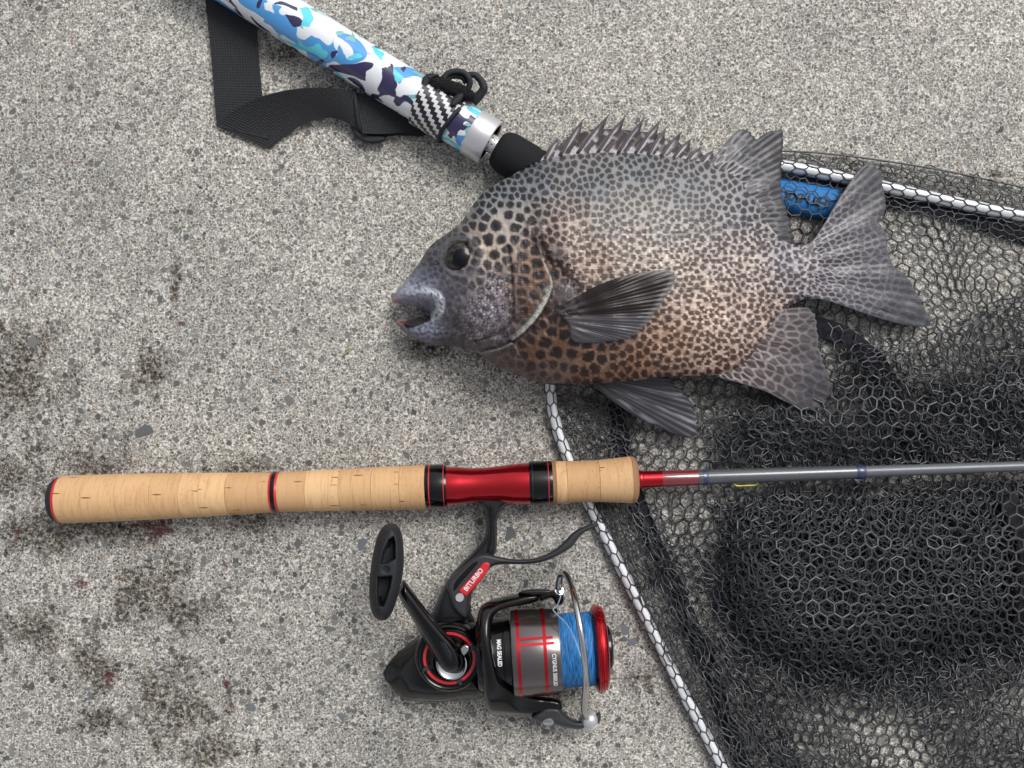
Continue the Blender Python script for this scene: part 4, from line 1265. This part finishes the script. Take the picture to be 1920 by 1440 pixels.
def build_net():
    R = root('landing_net', 1500, 620, 'landing net with blue camouflage pole, white rim and black hexagon mesh under the fish', 'landing net')
    mm = 1e-3
    # ---- pole
    TZ = 14.0 * mm
    k = pm(TZ)
    ang = math.radians(31.6)
    A = P(565, 50, TZ); d = Vector((math.cos(ang), -math.sin(ang), 0))
    camo = NT('blue_camouflage_film')
    o = camo.obj()
    p = camo.mapv(o, (1.0, 1.0, 1.0), (0, 0, ang))
    p = camo.mapv(p, (0.8, 1.05, 1.05))
    def lay(off, sc_, lo, dist, det=2):
        q = camo.mapv(p, (1, 1, 1), (0, 0, 0), (off, off * 0.7, off * 1.3))
        return camo.step(camo.noise(q, sc_, det, 0.45, dist).outputs[0], lo, lo + 0.012)
    c = L4(226, 230, 234)
    c = camo.mix(lay(0.0, 44, 0.53, 1.0), c, L4(78, 152, 216))
    c = camo.mix(lay(3.1, 42, 0.565, 1.1), c, L4(92, 206, 226))
    c = camo.mix(lay(7.7, 44, 0.60, 1.2), c, L4(128, 178, 176))
    c = camo.mix(lay(12.3, 50, 0.57, 1.5, 2), c, L4(228, 232, 236))
    c = camo.mix(lay(21.9, 46, 0.575, 1.7, 2), c, L4(48, 42, 82))
    camo.set(col=c, rough=0.22, spec=0.5, coat=0.6, coatr=0.06)
    rr = 42.5 * k
    pole = lathe('pole', A, d, [(-420 * k, 0), (-420 * k, rr), (378 * k, rr), (378 * k, 0)], camo.m, R, 64)
    lathe('pole_collar', A, d, [(376 * k, rr), (376 * k, rr * 1.035), (380 * k, rr * 1.05), (415 * k, rr * 1.05), (417 * k, rr * 1.02), (417 * k, rr * 0.90), (380 * k, rr * 0.88)], M_ALU, R, 64)
    lathe('pole_bore', A, d, [(379 * k, rr * 0.87), (400 * k, rr * 0.89), (414 * k, rr * 0.89), (414 * k, rr * 0.86), (383 * k, rr * 0.84), (383 * k, 0)], M_BLACK, R, 48)
    t = NT('speckled_silver')
    vo = t.vor(t.obj(), 520)
    t.set(col=t.mix(t.step(vo.outputs['Distance'], 0.30, 0.22), L4(206, 206, 208), L4(40, 40, 44)), rough=0.35, metal=0.3)
    lathe('inner_pole', A, d, [(380 * k, 17.5 * k), (452 * k, 17.5 * k)], t.m, R, 36)
    foam = plain('black_foam', (30, 31, 34), 0.85, spec=0.2, nbump=0.4, nscale=1300, var=0.2)
    lathe('foam_sleeve', A, d, [(431 * k, 17 * k), (431 * k, 28 * k), (434 * k, 33 * k), (442 * k, 37.5 * k), (452 * k, 40 * k), (500 * k, 41 * k), (506 * k, 39 * k), (512 * k, 41 * k), (560 * k, 41 * k), (560 * k, 0)], foam, R, 48)
    # ---- rim tube
    rim_px = [(2120, 448, 4.6), (1960, 413, 4.6), (1860, 394, 4.6), (1760, 373, 4.6), (1660, 351, 4.6), (1560, 329, 4.6), (1480, 313, 4.6), (1390, 304, 4.4), (1280, 318, 4.2), (1170, 390, 4.0), (1090, 500, 3.8), (1046, 620, 3.6),
              (1033, 715, 3.6), (1036, 765, 3.6), (1050, 820, 3.6), (1080, 895, 3.8), (1122, 980, 4.0), (1172, 1080, 4.0), (1225, 1185, 4.0), (1282, 1300, 4.0), (1340, 1410, 4.0), (1400, 1530, 4.0)]
    rim_w = [P(x, y, z * mm) for x, y, z in rim_px]
    m_rim = plain('pale_painted_rim', (222, 224, 228), 0.28, metal=0.15, spec=0.6, coat=0.4, var=0.05)
    RR = 3.25 * mm
    tube('rim', rim_w, RR, m_rim, R, 20, 10)
    # ---- mesh
    Vs = []; Fs = []; base = [0]
    def add(E3, r):
        V, F = strands(E3, r)
        Vs.append(V); Fs.append(F + base[0]); base[0] += len(V)
    # mesh sleeve round the rim: honeycomb wrapped on the tube
    path = catmull([tuple(p) for p in rim_w], 40)
    sl_ = np.concatenate([[0], np.cumsum(np.linalg.norm(np.diff(path, axis=0), axis=1))])
    tot = sl_[-1]
    ah = 3.55 * mm                      # bond length in metres
    nu = 5                              # cells round the tube
    circ = nu * math.sqrt(3) * ah
    E = []
    r0 = RR + 0.25 * mm
    def wrap(s, w):
        s = min(max(s, 0), tot - 1e-6)
        i = min(int(np.searchsorted(sl_, s)) , len(sl_) - 1); i = max(i, 1)
        f = (s - sl_[i - 1]) / (sl_[i] - sl_[i - 1])
        q = path[i - 1] * (1 - f) + path[i] * f
        dd = path[i] - path[i - 1]; dd = dd / np.linalg.norm(dd)
        sd = np.cross(dd, (0, 0, 1.0)); sd /= np.linalg.norm(sd); uu = np.cross(sd, dd)
        a = w / circ * 2 * math.pi
        return q + (sd * math.cos(a) + uu * math.sin(a)) * r0
    jr = np.random.default_rng(2)
    st = 1.30
    for j in range(int(tot / (1.5 * ah * st)) - 1):
        for i in range(nu):
            ox = math.sqrt(3) * ah * (i + 0.5 * (j % 2)) + 0.4 * mm * math.sin(j * 0.9); oy = 1.5 * ah * j * st
            oxn = 0.4 * mm * (math.sin((j + 1) * 0.9) - math.sin(j * 0.9))
            a_ = (oy, ox); b_ = (oy + ah * st, ox)
            E.append((wrap(*a_), wrap(*b_)))
            for sgn in (-1, 1):
                c_ = (oy + 1.5 * ah * st, ox + oxn + sgn * math.sqrt(3) / 2 * ah)
                # two short pieces follow the curve of the tube
                m_ = ((b_[0] + c_[0]) / 2, (b_[1] + c_[1]) / 2)
                E.append((wrap(*b_), wrap(*m_))); E.append((wrap(*m_), wrap(*c_)))
    add(np.array(E), 0.36 * mm)

    def sheet(poly, a, rot, zf, sx=1.0, sy=1.0, warp=6.0, wscale=120, seed=1, r=0.42, jit=1.2, fold=None, press=True, zj=0.5):
        E = honeycomb(poly, a, rot, sx, sy)
        x, y = E[..., 0].ravel(), E[..., 1].ravel()
        kx = np.round(x * 3).astype(int); ky = np.round(y * 3).astype(int)
        h1 = np.sin(kx * 12.9898 + ky * 78.233 + seed) * 43758.5453; h1 = h1 - np.floor(h1) - 0.5
        h2 = np.sin(kx * 39.346 + ky * 11.135 + seed) * 24634.6345; h2 = h2 - np.floor(h2) - 0.5
        h3 = np.sin(kx * 26.11 + ky * 47.7 + seed) * 17634.345; h3 = h3 - np.floor(h3) - 0.5
        jit = jit * 0.45
        X = x + warp * noise2(x, y, wscale, seed * 7 + 1) + h1 * 2 * jit
        Y = y + warp * noise2(x, y, wscale, seed * 7 + 2) + h2 * 2 * jit
        z = zf(x, y) + h3 * 1.2 * zj * mm
        if fold is not None:
            X, Y, dz = fold(X, Y)
            z = z + dz
        z = np.maximum(z, 0.5 * mm)
        if press:
            z = np.maximum(under_rod(X, Y, z), 0.5 * mm)
        V = PN(X, Y, z).reshape(-1, 2, 3)
        add(V, r * mm)

    def crumple(z0, amp, sc_, seed):
        return lambda x, y: (z0 + amp * (0.5 + 0.35 * noise2(x, y, sc_, seed) + 0.2 * noise2(x, y, sc_ * 0.4, seed + 1))) * mm

    # 1. single sheet spread on the ground inside the rim
    sheet([(1380, 470), (1480, 345), (1660, 370), (1960, 450), (2000, 700), (1960, 1480), (1420, 1480), (1340, 1330), (1180, 1010), (1120, 860), (1060, 735), (1180, 640), (1320, 560)],
          14.2, 8, crumple(1.0, 2.5, 160, 301), 0.92, 1.02, 7, 170, 1, 0.50, 0.8)
    # 2. flap folded over the far rim, its outer hem beyond it
    sheet([(1462, 284), (1540, 288), (1640, 300), (1760, 318), (1880, 342), (2010, 372), (2010, 424), (1860, 392), (1660, 349), (1470, 310)], 10.5, 12, crumple(1.5, 2.0, 60, 302), 1.25, 0.72, 4, 70, 2, 0.36, 1.0)
    sheet([(1462, 290), (1600, 302), (1760, 326), (2010, 384), (2010, 430), (1860, 398), (1660, 354), (1470, 316)], 11.5, -20, crumple(3.0, 2.5, 60, 303), 1.1, 0.8, 4, 70, 3, 0.36, 1.0)
    hem = [P(x, y, 2.5 * mm) for x, y in ((1440, 280), (1468, 283), (1540, 287), (1640, 299), (1760, 318), (1880, 343), (2020, 374))]
    # inside strip between rim and binding
    sheet([(1462, 322), (1560, 340), (1660, 362), (1800, 392), (2010, 436), (2010, 470), (1860, 436), (1700, 396), (1580, 372), (1462, 348)], 9.5, 10, crumple(4.0, 2.5, 50, 304), 1.25, 0.7, 4, 60, 4, 0.36, 1.2)
    # over the blue sleeve
    sheet([(1458, 338), (1590, 362), (1560, 420), (1470, 402)], 12.5, 22, lambda x, y: 10.4 * mm + 0 * x, 1.05, 0.95, 1.5, 60, 5, 0.34, 0.7, zj=0.1)
    # 3. sagging fold running from the tail to the right edge: crowded rows
    def gather(x0, y0, x1, y1, w, amt):
        dx, dy = x1 - x0, y1 - y0; l = math.hypot(dx, dy); nx, ny = -dy / l, dx / l
        def f(X, Y):
            s = (X - x0) * nx + (Y - y0) * ny
            g = np.exp(-(s / w) ** 2)
            return X - nx * s * amt * g, Y - ny * s * amt * g, 7 * mm * g
        return f
    sheet([(1540, 600), (1700, 640), (1800, 590), (1960, 500), (1990, 560), (1990, 760), (1850, 780), (1700, 740), (1590, 690)], 13, 5, crumple(4, 6, 90, 310), 1.0, 0.9, 6, 110, 10, 0.42, 1.2, gather(1640, 670, 1960, 545, 45, 0.62))
    sheet([(1580, 640), (1720, 660), (1960, 560), (1990, 700), (1980, 880), (1740, 880), (1640, 800)], 12.5, 28, crumple(6, 8, 90, 311), 1.0, 0.9, 7, 110, 11, 0.42, 1.5)
    # 4. loose bag between fish and rod: three crumpled sheets
    midp = [(1370, 745), (1450, 735), (1560, 760), (1575, 660), (1640, 680), (1720, 720), (1840, 690), (1990, 640), (1990, 880), (1330, 884), (1345, 800)]
    sheet(midp, 13, 15, crumple(2.0, 4, 80, 320), 1, 0.92, 8, 90, 20, 0.42, 1.6)
    sheet(midp, 13, 44, crumple(6.0, 7, 80, 321), 1, 0.95, 8, 90, 21, 0.42, 1.6)
    sheet([(1400, 770), (1540, 775), (1585, 690), (1680, 720), (1800, 730), (1990, 720), (1990, 850), (1700, 866), (1350, 870)], 12.5, 70, crumple(4.0, 9, 70, 322), 1, 0.9, 8, 80, 22, 0.42, 1.6)
    def hump(x, y):
        return (5 + 19 * np.exp(-(((x - 1560) / 150.0) ** 2 + ((y - 780) / 75.0) ** 2)) + 9 * np.exp(-(((x - 1800) / 160.0) ** 2 + ((y - 760) / 60.0) ** 2)) + 1.6 * noise2(x, y, 60, 323)) * mm
    sheet([(1405, 790), (1440, 758), (1550, 768), (1580, 700), (1650, 690), (1720, 760), (1840, 720), (1990, 690), (1990, 850), (1730, 868), (1560, 872), (1400, 868)], 14.3, 3, hump, 1.0, 0.98, 5, 110, 23, 0.58, 0.5, zj=0.25)
    # dense flattened pile behind the rod
    sheet([(1380, 770), (1560, 790), (1740, 800), (1740, 880), (1330, 884)], 11, 80, crumple(2, 5, 50, 324), 0.9, 0.7, 6, 60, 24, 0.42, 1.8)
    # 5. the heap of mesh in front of the rod
    heap = [(1345, 935), (1480, 912), (1700, 902), (1990, 896), (1990, 1215), (1860, 1232), (1740, 1268), (1600, 1300), (1500, 1285), (1400, 1240), (1330, 1150), (1322, 1030)]
    for i, (rot, z0, am) in enumerate(((12, 0, 2), (35, 1, 2), (58, 3, 2), (81, 5, 2), (27, 12, 3))):
        def zf(x, y, z0=z0, am=am, i=i):
            e, _, _, _ = seg_dist(heap, x, y)
            return (z0 * sm(e, 0, 90) + 1 + am * (0.5 + 0.4 * noise2(x, y, 75, 330 + i))) * mm
        hp = np.array(heap, float); cc = hp.mean(0)
        q = np.random.default_rng(60 + i)
        hp = cc + (hp - cc) * q.uniform(0.80, 1.03, (len(hp), 1))
        hp[:, 0] = np.where(np.array(heap)[:, 0] > 1950, 1990, hp[:, 0])
        sheet(hp, 10.5 if i < 4 else 13, rot, zf, 1.0, 0.86, 9, 95, 30 + i, 0.56 if i < 4 else 0.46, 1.4)
    def top(x, y):
        e, _, _, _ = seg_dist(heap, x, y)
        return (3 + 32 * sm(e, 0, 120) + 7 * np.exp(-(((x - 1850) / 90.0) ** 2 + ((y - 1050) / 80.0) ** 2)) + 2.2 * noise2(x, y, 130, 340)) * mm
    sheet(heap, 14.6, 2, top, 0.98, 1.0, 6, 150, 41, 0.60, 0.5, zj=0.25)
    skirt = [(1300, 1060), (1350, 1000), (1420, 1190), (1520, 1230), (1640, 1250), (1800, 1210), (1990, 1170), (1990, 1250), (1880, 1290), (1770, 1330), (1640, 1352), (1530, 1345), (1430, 1310), (1340, 1220)]
    sheet(skirt, 12.5, 33, crumple(3, 5, 70, 342), 1.1, 0.8, 9, 80, 43, 0.46, 1.4)
    sheet(skirt[1:9] + [(1700, 1320), (1560, 1330), (1440, 1290)], 12, 62, crumple(5, 6, 60, 343), 1.1, 0.7, 9, 70, 44, 0.46, 1.4)
    # 6. drawn-out folds that run beside the near rim
    strip = [(1100, 930), (1190, 935), (1250, 1060), (1330, 1200), (1430, 1300), (1540, 1480), (1400, 1480), (1310, 1330), (1230, 1180), (1150, 1020)]
    sheet(strip, 12, 62, crumple(2, 4, 60, 350), 1.15, 0.55, 5, 80, 50, 0.40, 1.6)
    sheet(strip, 12, 64, crumple(5, 5, 60, 351), 1.25, 0.45, 5, 80, 51, 0.40, 1.6)
    sheet([(1230, 1000), (1340, 1040), (1400, 1200), (1560, 1330), (1700, 1480), (1480, 1480), (1380, 1280), (1290, 1160)], 13, 50, crumple(5, 6, 80, 352), 1.2, 0.62, 7, 90, 52, 0.42, 1.6)
    # side folds above the rod, next to the rim
    left = [(1042, 735), (1190, 735), (1195, 870), (1090, 870), (1058, 815)]
    sheet(left, 11, 80, crumple(1.5, 2, 40, 360), 0.8, 0.75, 5, 50, 60, 0.38, 1.6)
    sheet(left, 11, 40, crumple(3, 2, 40, 361), 0.85, 0.7, 5, 50, 61, 0.38, 1.6)
    sheet([(1320, 715), (1460, 735), (1420, 860), (1330, 880), (1290, 800)], 12.5, 10, crumple(3, 4, 50, 362), 0.9, 0.9, 7, 60, 62, 0.40, 1.6)
    sheet([(1190, 940), (1340, 935), (1345, 1120), (1250, 1050)], 12.5, 33, crumple(2, 3, 60, 363), 1, 0.95, 6, 60, 63, 0.40, 1.2)
    # 7. foreground right: second and third sheets over the open one
    sheet([(1690, 1270), (1850, 1232), (1990, 1215), (1990, 1490), (1830, 1490), (1720, 1380)], 12.5, 26, crumple(4, 5, 80, 370), 1, 0.95, 8, 90, 70, 0.42, 1.6)
    sheet([(1640, 1290), (1780, 1262), (1860, 1330), (1990, 1390), (1990, 1490), (1860, 1490)], 12.5, 58, crumple(7, 5, 80, 371), 1, 0.9, 8, 90, 71, 0.42, 1.6)
    V = np.concatenate(Vs); F = np.concatenate(Fs)
    m_net = plain('rubber_coated_mesh', (56, 58, 62), 0.36, spec=0.55, coat=0.2, coatr=0.2, var=0.2)
    net = link('netting', mesh_np('netting', V, F), m_net, R, False)
    tube('mesh_hem', hem, 0.00055, m_net, R, 8, 6)
    # ---- cloth bindings sewn into the bag
    t = NT('black_binding_tape')
    o = t.obj()
    nn = t.noise(o, 1400, 3, 0.7); n2 = t.vor(o, 260)
    t.set(col=t.mix(nn.outputs[0], L4(20, 19, 24), L4(48, 46, 54)), rough=0.85, spec=0.25)
    t.bump(nn.outputs[0], 0.7, 0.0006)
    tape = t.m
    def band(pts, w, z):
        pr = []
        for i, (x, y) in enumerate(pts):
            a = pts[max(i - 1, 0)]; b = pts[min(i + 1, len(pts) - 1)]
            dx, dy = b[0] - a[0], b[1] - a[1]; l = math.hypot(dx, dy)
            nx, ny = dy / l * w / 2, -dx / l * w / 2
            zz = (z[i] if isinstance(z, (list, tuple)) else z) * mm
            pr.append((x - nx, y - ny, zz, x + nx, y + ny, zz + 0.4 * mm))
        return ribbon('binding_tape', pr, 0.9 * mm, tape, R, 8, 4)
    band([(1150, 735), (1158, 790), (1170, 850), (1192, 930), (1225, 1015), (1262, 1090), (1300, 1180), (1335, 1270), (1368, 1370), (1410, 1480)], 30, 1.2)
    band([(1455, 345), (1560, 352), (1660, 372), (1760, 392), (1860, 424), (2000, 470)], 30, 1.4)
    band([(1520, 608), (1570, 625), (1622, 660), (1662, 708), (1694, 770), (1720, 830), (1738, 872)], 36, [2, 4, 7, 8, 8, 7, 4])
    band([(1885, 930), (1915, 985), (1930, 1060), (1924, 1140), (1905, 1190)], 34, [8, 14, 16, 14, 6])
    # ---- blue cloth sleeve of the net head
    t = NT('blue_cloth')
    o = t.obj()
    nn = t.noise(t.mapv(o, (1, 1, 1)), 1500, 2)
    t.set(col=t.mix(nn.outputs[0], L4(14, 84, 150), L4(46, 134, 206)), rough=0.6, spec=0.35)
    t.bump(nn.outputs[0], 0.35, 0.0004)
    sl2 = puff('head_sleeve', [(1395, 318), (1460, 333), (1530, 345), (1588, 357), (1596, 372), (1572, 404), (1552, 414), (1470, 397), (1400, 380)], 2.0,
               lambda x, y, D: 1.5 * mm + 8 * mm * np.sqrt(np.clip(1 - (1 - np.clip(D / 34, 0, 1)) ** 2, 0, 1)), flat(1.0 * mm), t.m, R, None, 3)
    c0 = P(1512, 372, 9.6 * mm)
    e = (P(1474, 363, 9.6 * mm) - P(1550, 381, 9.6 * mm)).normalized(); f = Vector((-e.y, e.x, 0))
    text_mesh('sleeve_lettering', 'HTHXE', 6.4 * mm, plain('black_print', (14, 16, 22), 0.6), sl2, lambda x, y, z: c0 + e * x + f * y + Vector((0, 0, 0.1 * mm)), bold=0.00022, xscale=1.15)
    return R
build_net()

# ------------------------------------------------------------------ the carrying strap clipped on the pole
def build_strap():
    R = root('carrying_strap', 600, 230, 'black webbing strap with zigzag band buckled round the camouflage pole', 'strap')
    mm = 1e-3
    t = NT('black_webbing')
    uv = t.n('ShaderNodeUVMap').outputs[0]
    su = t.n('ShaderNodeSeparateXYZ'); t.put(su.inputs[0], uv)
    a = t.math('SINE', t.math('MULTIPLY', su.outputs[0], 2 * math.pi * 17))
    b = t.math('SINE', t.math('MULTIPLY', su.outputs[1], 2 * math.pi / 0.0015))
    w = t.math('MULTIPLY', a, b)
    nz = t.noise(t.obj(), 900, 3)
    t.set(col=t.mix(t.math('MULTIPLY_ADD', w, 0.25, t.math('MULTIPLY', nz.outputs[0], 0.6), clamp=True), L4(22, 23, 26), L4(52, 54, 58)), rough=0.62, spec=0.35)
    t.bump(t.math('MULTIPLY_ADD', w, 0.8, t.math('MULTIPLY', b, 0.7)), 0.5, 0.0004)
    web = t.m
    # straight run from the pole down to the fold
    ribbon('webbing', [(376, -90, 3 * mm, 470, -90, 3 * mm), (386, 0, 3 * mm, 478, 10, 3 * mm), (396, 90, 3 * mm, 484, 90, 3 * mm), (404, 190, 2.6 * mm, 494, 195, 2.8 * mm), (408, 238, 1.6 * mm, 503, 262, 1.8 * mm)], 1.3 * mm, web, R, 10, 10)
    # folded run that curls up towards the pole
    ribbon('webbing', [(405, 236, 2.6 * mm, 503, 279, 2.2 * mm), (436, 209, 6 * mm, 536, 254, 3 * mm), (490, 182, 11 * mm, 575, 230, 5 * mm), (560, 167, 15 * mm, 622, 221, 7 * mm), (625, 166, 16 * mm, 655, 233, 8 * mm), (662, 172, 14 * mm, 682, 252, 8 * mm)], 1.3 * mm, web, R, 10, 10)
    ribbon('webbing', [(666, 172, 11 * mm, 680, 250, 10 * mm), (700, 182, 10 * mm, 716, 251, 8 * mm), (745, 205, 7 * mm, 762, 248, 6 * mm), (790, 225, 4 * mm, 800, 252, 4 * mm)], 1.3 * mm, web, R, 8, 8)
    ribbon('webbing', [(690, 236, 5 * mm, 706, 258, 4 * mm), (735, 236, 5 * mm, 745, 254, 4 * mm), (785, 234, 5 * mm, 795, 256, 4 * mm)], 1.2 * mm, web, R, 8, 6)
    bk = puff('buckle', [(657, 232), (664, 226), (672, 240), (688, 250), (716, 254), (724, 258), (718, 266), (696, 269), (676, 264), (662, 250)], 1.3, dome(3 * mm, 4 * mm, 5), flat(0.6 * mm), M_RUBBER, R, None, 3)
    tube('buckle_bar', [P(664, 168, 12 * mm), P(668, 200, 12 * mm), P(674, 236, 9 * mm), P(690, 258, 5 * mm)], 0.0013, M_RUBBER, bk, 10, 5)
    # zigzag band round the pole
    TZ = 14.0 * mm; k = pm(TZ); ang = math.radians(31.6)
    A = P(565, 50, TZ); d = Vector((math.cos(ang), -math.sin(ang), 0)); s = Vector((math.sin(ang), math.cos(ang), 0))   # s: up-right in the picture
    rr = 42.5 * k + 1.5 * mm
    V = []; F = []; UV = []
    nA, nS = 64, 12
    thick = 0.9 * mm
    for lay_ in (0, 1):
        for i in range(nA + 1):
            th = math.radians(-62 + (118 + 62 + 90) * i / nA)      # 0 = towards lower left side, 90 = top
            for j in range(nS + 1):
                u = j / nS
                skew = 9 * math.cos(th)
                x0 = 262 + skew * 0.5; x1 = 339 - skew * 0.9
                x = x0 + (x1 - x0) * u
                r = rr - lay_ * thick
                V.append(A + d * (x * k) + (-s * math.cos(th) + Vector((0, 0, 1)) * math.sin(th)) * r)
                UV.append((x, th * 42.5))
    W = nS + 1; Bn = (nA + 1) * W
    for i in range(nA):
        for j in range(nS):
            q = i * W + j
            F.append((q, q + 1, q + W + 1, q + W)); F.append((q + Bn, q + W + Bn, q + W + 1 + Bn, q + 1 + Bn))
        q = i * W; F.append((q, q + W, q + W + Bn, q + Bn))
        q = i * W + nS; F.append((q + W, q, q + Bn, q + W + Bn))
    me = mesh_py('zigzag_band', V, F)
    ul = me.uv_layers.new(name='UVMap')
    li = np.zeros(len(me.loops), np.int32); me.loops.foreach_get('vertex_index', li)
    ul.data.foreach_set('uv', np.array(UV, np.float32)[li].ravel())
    t = NT('zigzag_carbon_print')
    su = t.n('ShaderNodeSeparateXYZ'); t.put(su.inputs[0], t.n('ShaderNodeUVMap').outputs[0])
    U, Vv = su.outputs[0], su.outputs[1]
    # v grows from lower left over the top; stripes lean across the band
    along = t.math('ADD', t.math('MULTIPLY', U, 0.62), t.math('MULTIPLY', Vv, -0.55))
    acr = t.math('ADD', t.math('MULTIPLY', U, 0.60), t.math('MULTIPLY', Vv, 0.78))
    tri = t.math('ABSOLUTE', t.math('SUBTRACT', t.math('FRACT', t.math('DIVIDE', along, 7.6)), 0.5))
    fr = t.math('FRACT', t.math('DIVIDE', t.math('ADD', acr, t.math('MULTIPLY', tri, 9.0)), 17.0))
    mk = t.math('GREATER_THAN', fr, 0.56)
    t.set(col=t.mix(mk, L4(24, 24, 27), L4(206, 206, 210)), rough=0.35, spec=0.5, coat=0.3)
    band = link('zigzag_band', me, t.m, R)
    edge_sharp(me, 50)
    # black hem along the right edge of the band
    pts = []
    for i in range(0, 25):
        th = math.radians(-55 + 165 * i / 24)
        x = 339 - 9 * math.cos(th) * 0.9
        pts.append(A + d * (x * k) + (-s * math.cos(th) + Vector((0, 0, 1)) * math.sin(th)) * (rr - 0.2 * mm))
    tube('band_hem', pts, 0.0011, M_RUBBER, band, 10, 3)
    # fuzzy fastener tongue: a tangle of loops on a core
    zc = 26 * mm
    core = puff('fastener_tongue', [(802, 146), (812, 142), (838, 148), (862, 156), (884, 168), (892, 178), (886, 190), (866, 188), (842, 180), (816, 166)], 1.6, dome(22 * mm, 5.5 * mm, 12), flat(19 * mm), plain('black_felt', (20, 20, 23), 0.9, spec=0.2), R, None, 3)
    rg = random.Random(3)
    E = []
    for _ in range(1500):
        u = rg.random(); vv = rg.uniform(-1, 1)
        x = 806 + 80 * u + vv * 6; y = 152 + 28 * u + vv * 13 * (1.0 if u < 0.9 else 0.6)
        p0 = np.array(P(x, y, (26.2 - 2.5 * vv * vv) * mm))
        pr = p0
        dv = np.array([rg.gauss(0, 1), rg.gauss(0, 1), abs(rg.gauss(0, 0.8))])
        for q in range(3):
            dv = dv + np.array([rg.gauss(0, .9), rg.gauss(0, .9), rg.gauss(-0.35 * q, .5)])
            n_ = pr + dv / np.linalg.norm(dv) * 0.7 * mm
            E.append((pr, n_)); pr = n_
    Vf, Ff = strands(np.array(E), 0.15 * mm)
    fz = link('fastener_fuzz', mesh_np('fastener_fuzz', Vf, Ff), plain('black_nylon_loops', (26, 26, 30), 0.6, spec=0.4), core, False)
    fz['kind'] = 'stuff'
    # clips either end of the fastener, two rings
    puff('clip', [(789, 158), (792, 146), (802, 139), (818, 138), (824, 142), (812, 148), (804, 160), (796, 167)], 1.2, dome(22 * mm, 5 * mm, 5), flat(17 * mm), M_RUBBER, R, None, 3)
    puff('clip', [(843, 194), (848, 184), (858, 175), (868, 174), (870, 182), (862, 193), (852, 200), (845, 200)], 1.2, dome(25 * mm, 4.5 * mm, 5), flat(21 * mm), M_RUBBER, R, None, 3)
    tube('ring', [P(832, 148, 20 * mm), P(838, 139, 20 * mm), P(852, 134, 20 * mm), P(868, 136, 20 * mm), P(878, 145, 20 * mm), P(881, 156, 19 * mm), P(878, 166, 18 * mm)], 0.0017, M_RUBBER, R, 12, 6)
    tube('ring', [P(838, 150, 18 * mm), P(846, 144, 18 * mm), P(858, 143, 18 * mm), P(868, 147, 18 * mm), P(874, 156, 17 * mm)], 0.0014, M_RUBBER, R, 12, 6)
    tube('buckle_loop', [P(874, 142, 15 * mm), P(888, 140, 15 * mm), P(900, 149, 15 * mm), P(907, 163, 15 * mm), P(904, 172, 14 * mm), P(895, 184, 13 * mm), P(888, 194, 12 * mm)], [0.0017, 0.0018, 0.002, 0.0022, 0.0024, 0.0024, 0.002], M_RUBBER, R, 12, 6)
    return R
build_strap()

# ------------------------------------------------------------------ a scrap on the slab
def build_scrap():
    o = tube('grass_stalk', [P(641, 669, 0.0006), P(650, 661, 0.0012), P(658, 655, 0.0010), P(664, 652, 0.0006)], [0.0003, 0.0005, 0.0005, 0.0002], plain('dry_stalk', (150, 146, 108), 0.7), None, 8, 4)
    o['label'] = 'tiny dry yellowish plant stalk on the bare concrete before the fish'
    o['category'] = 'stalk'
build_scrap()
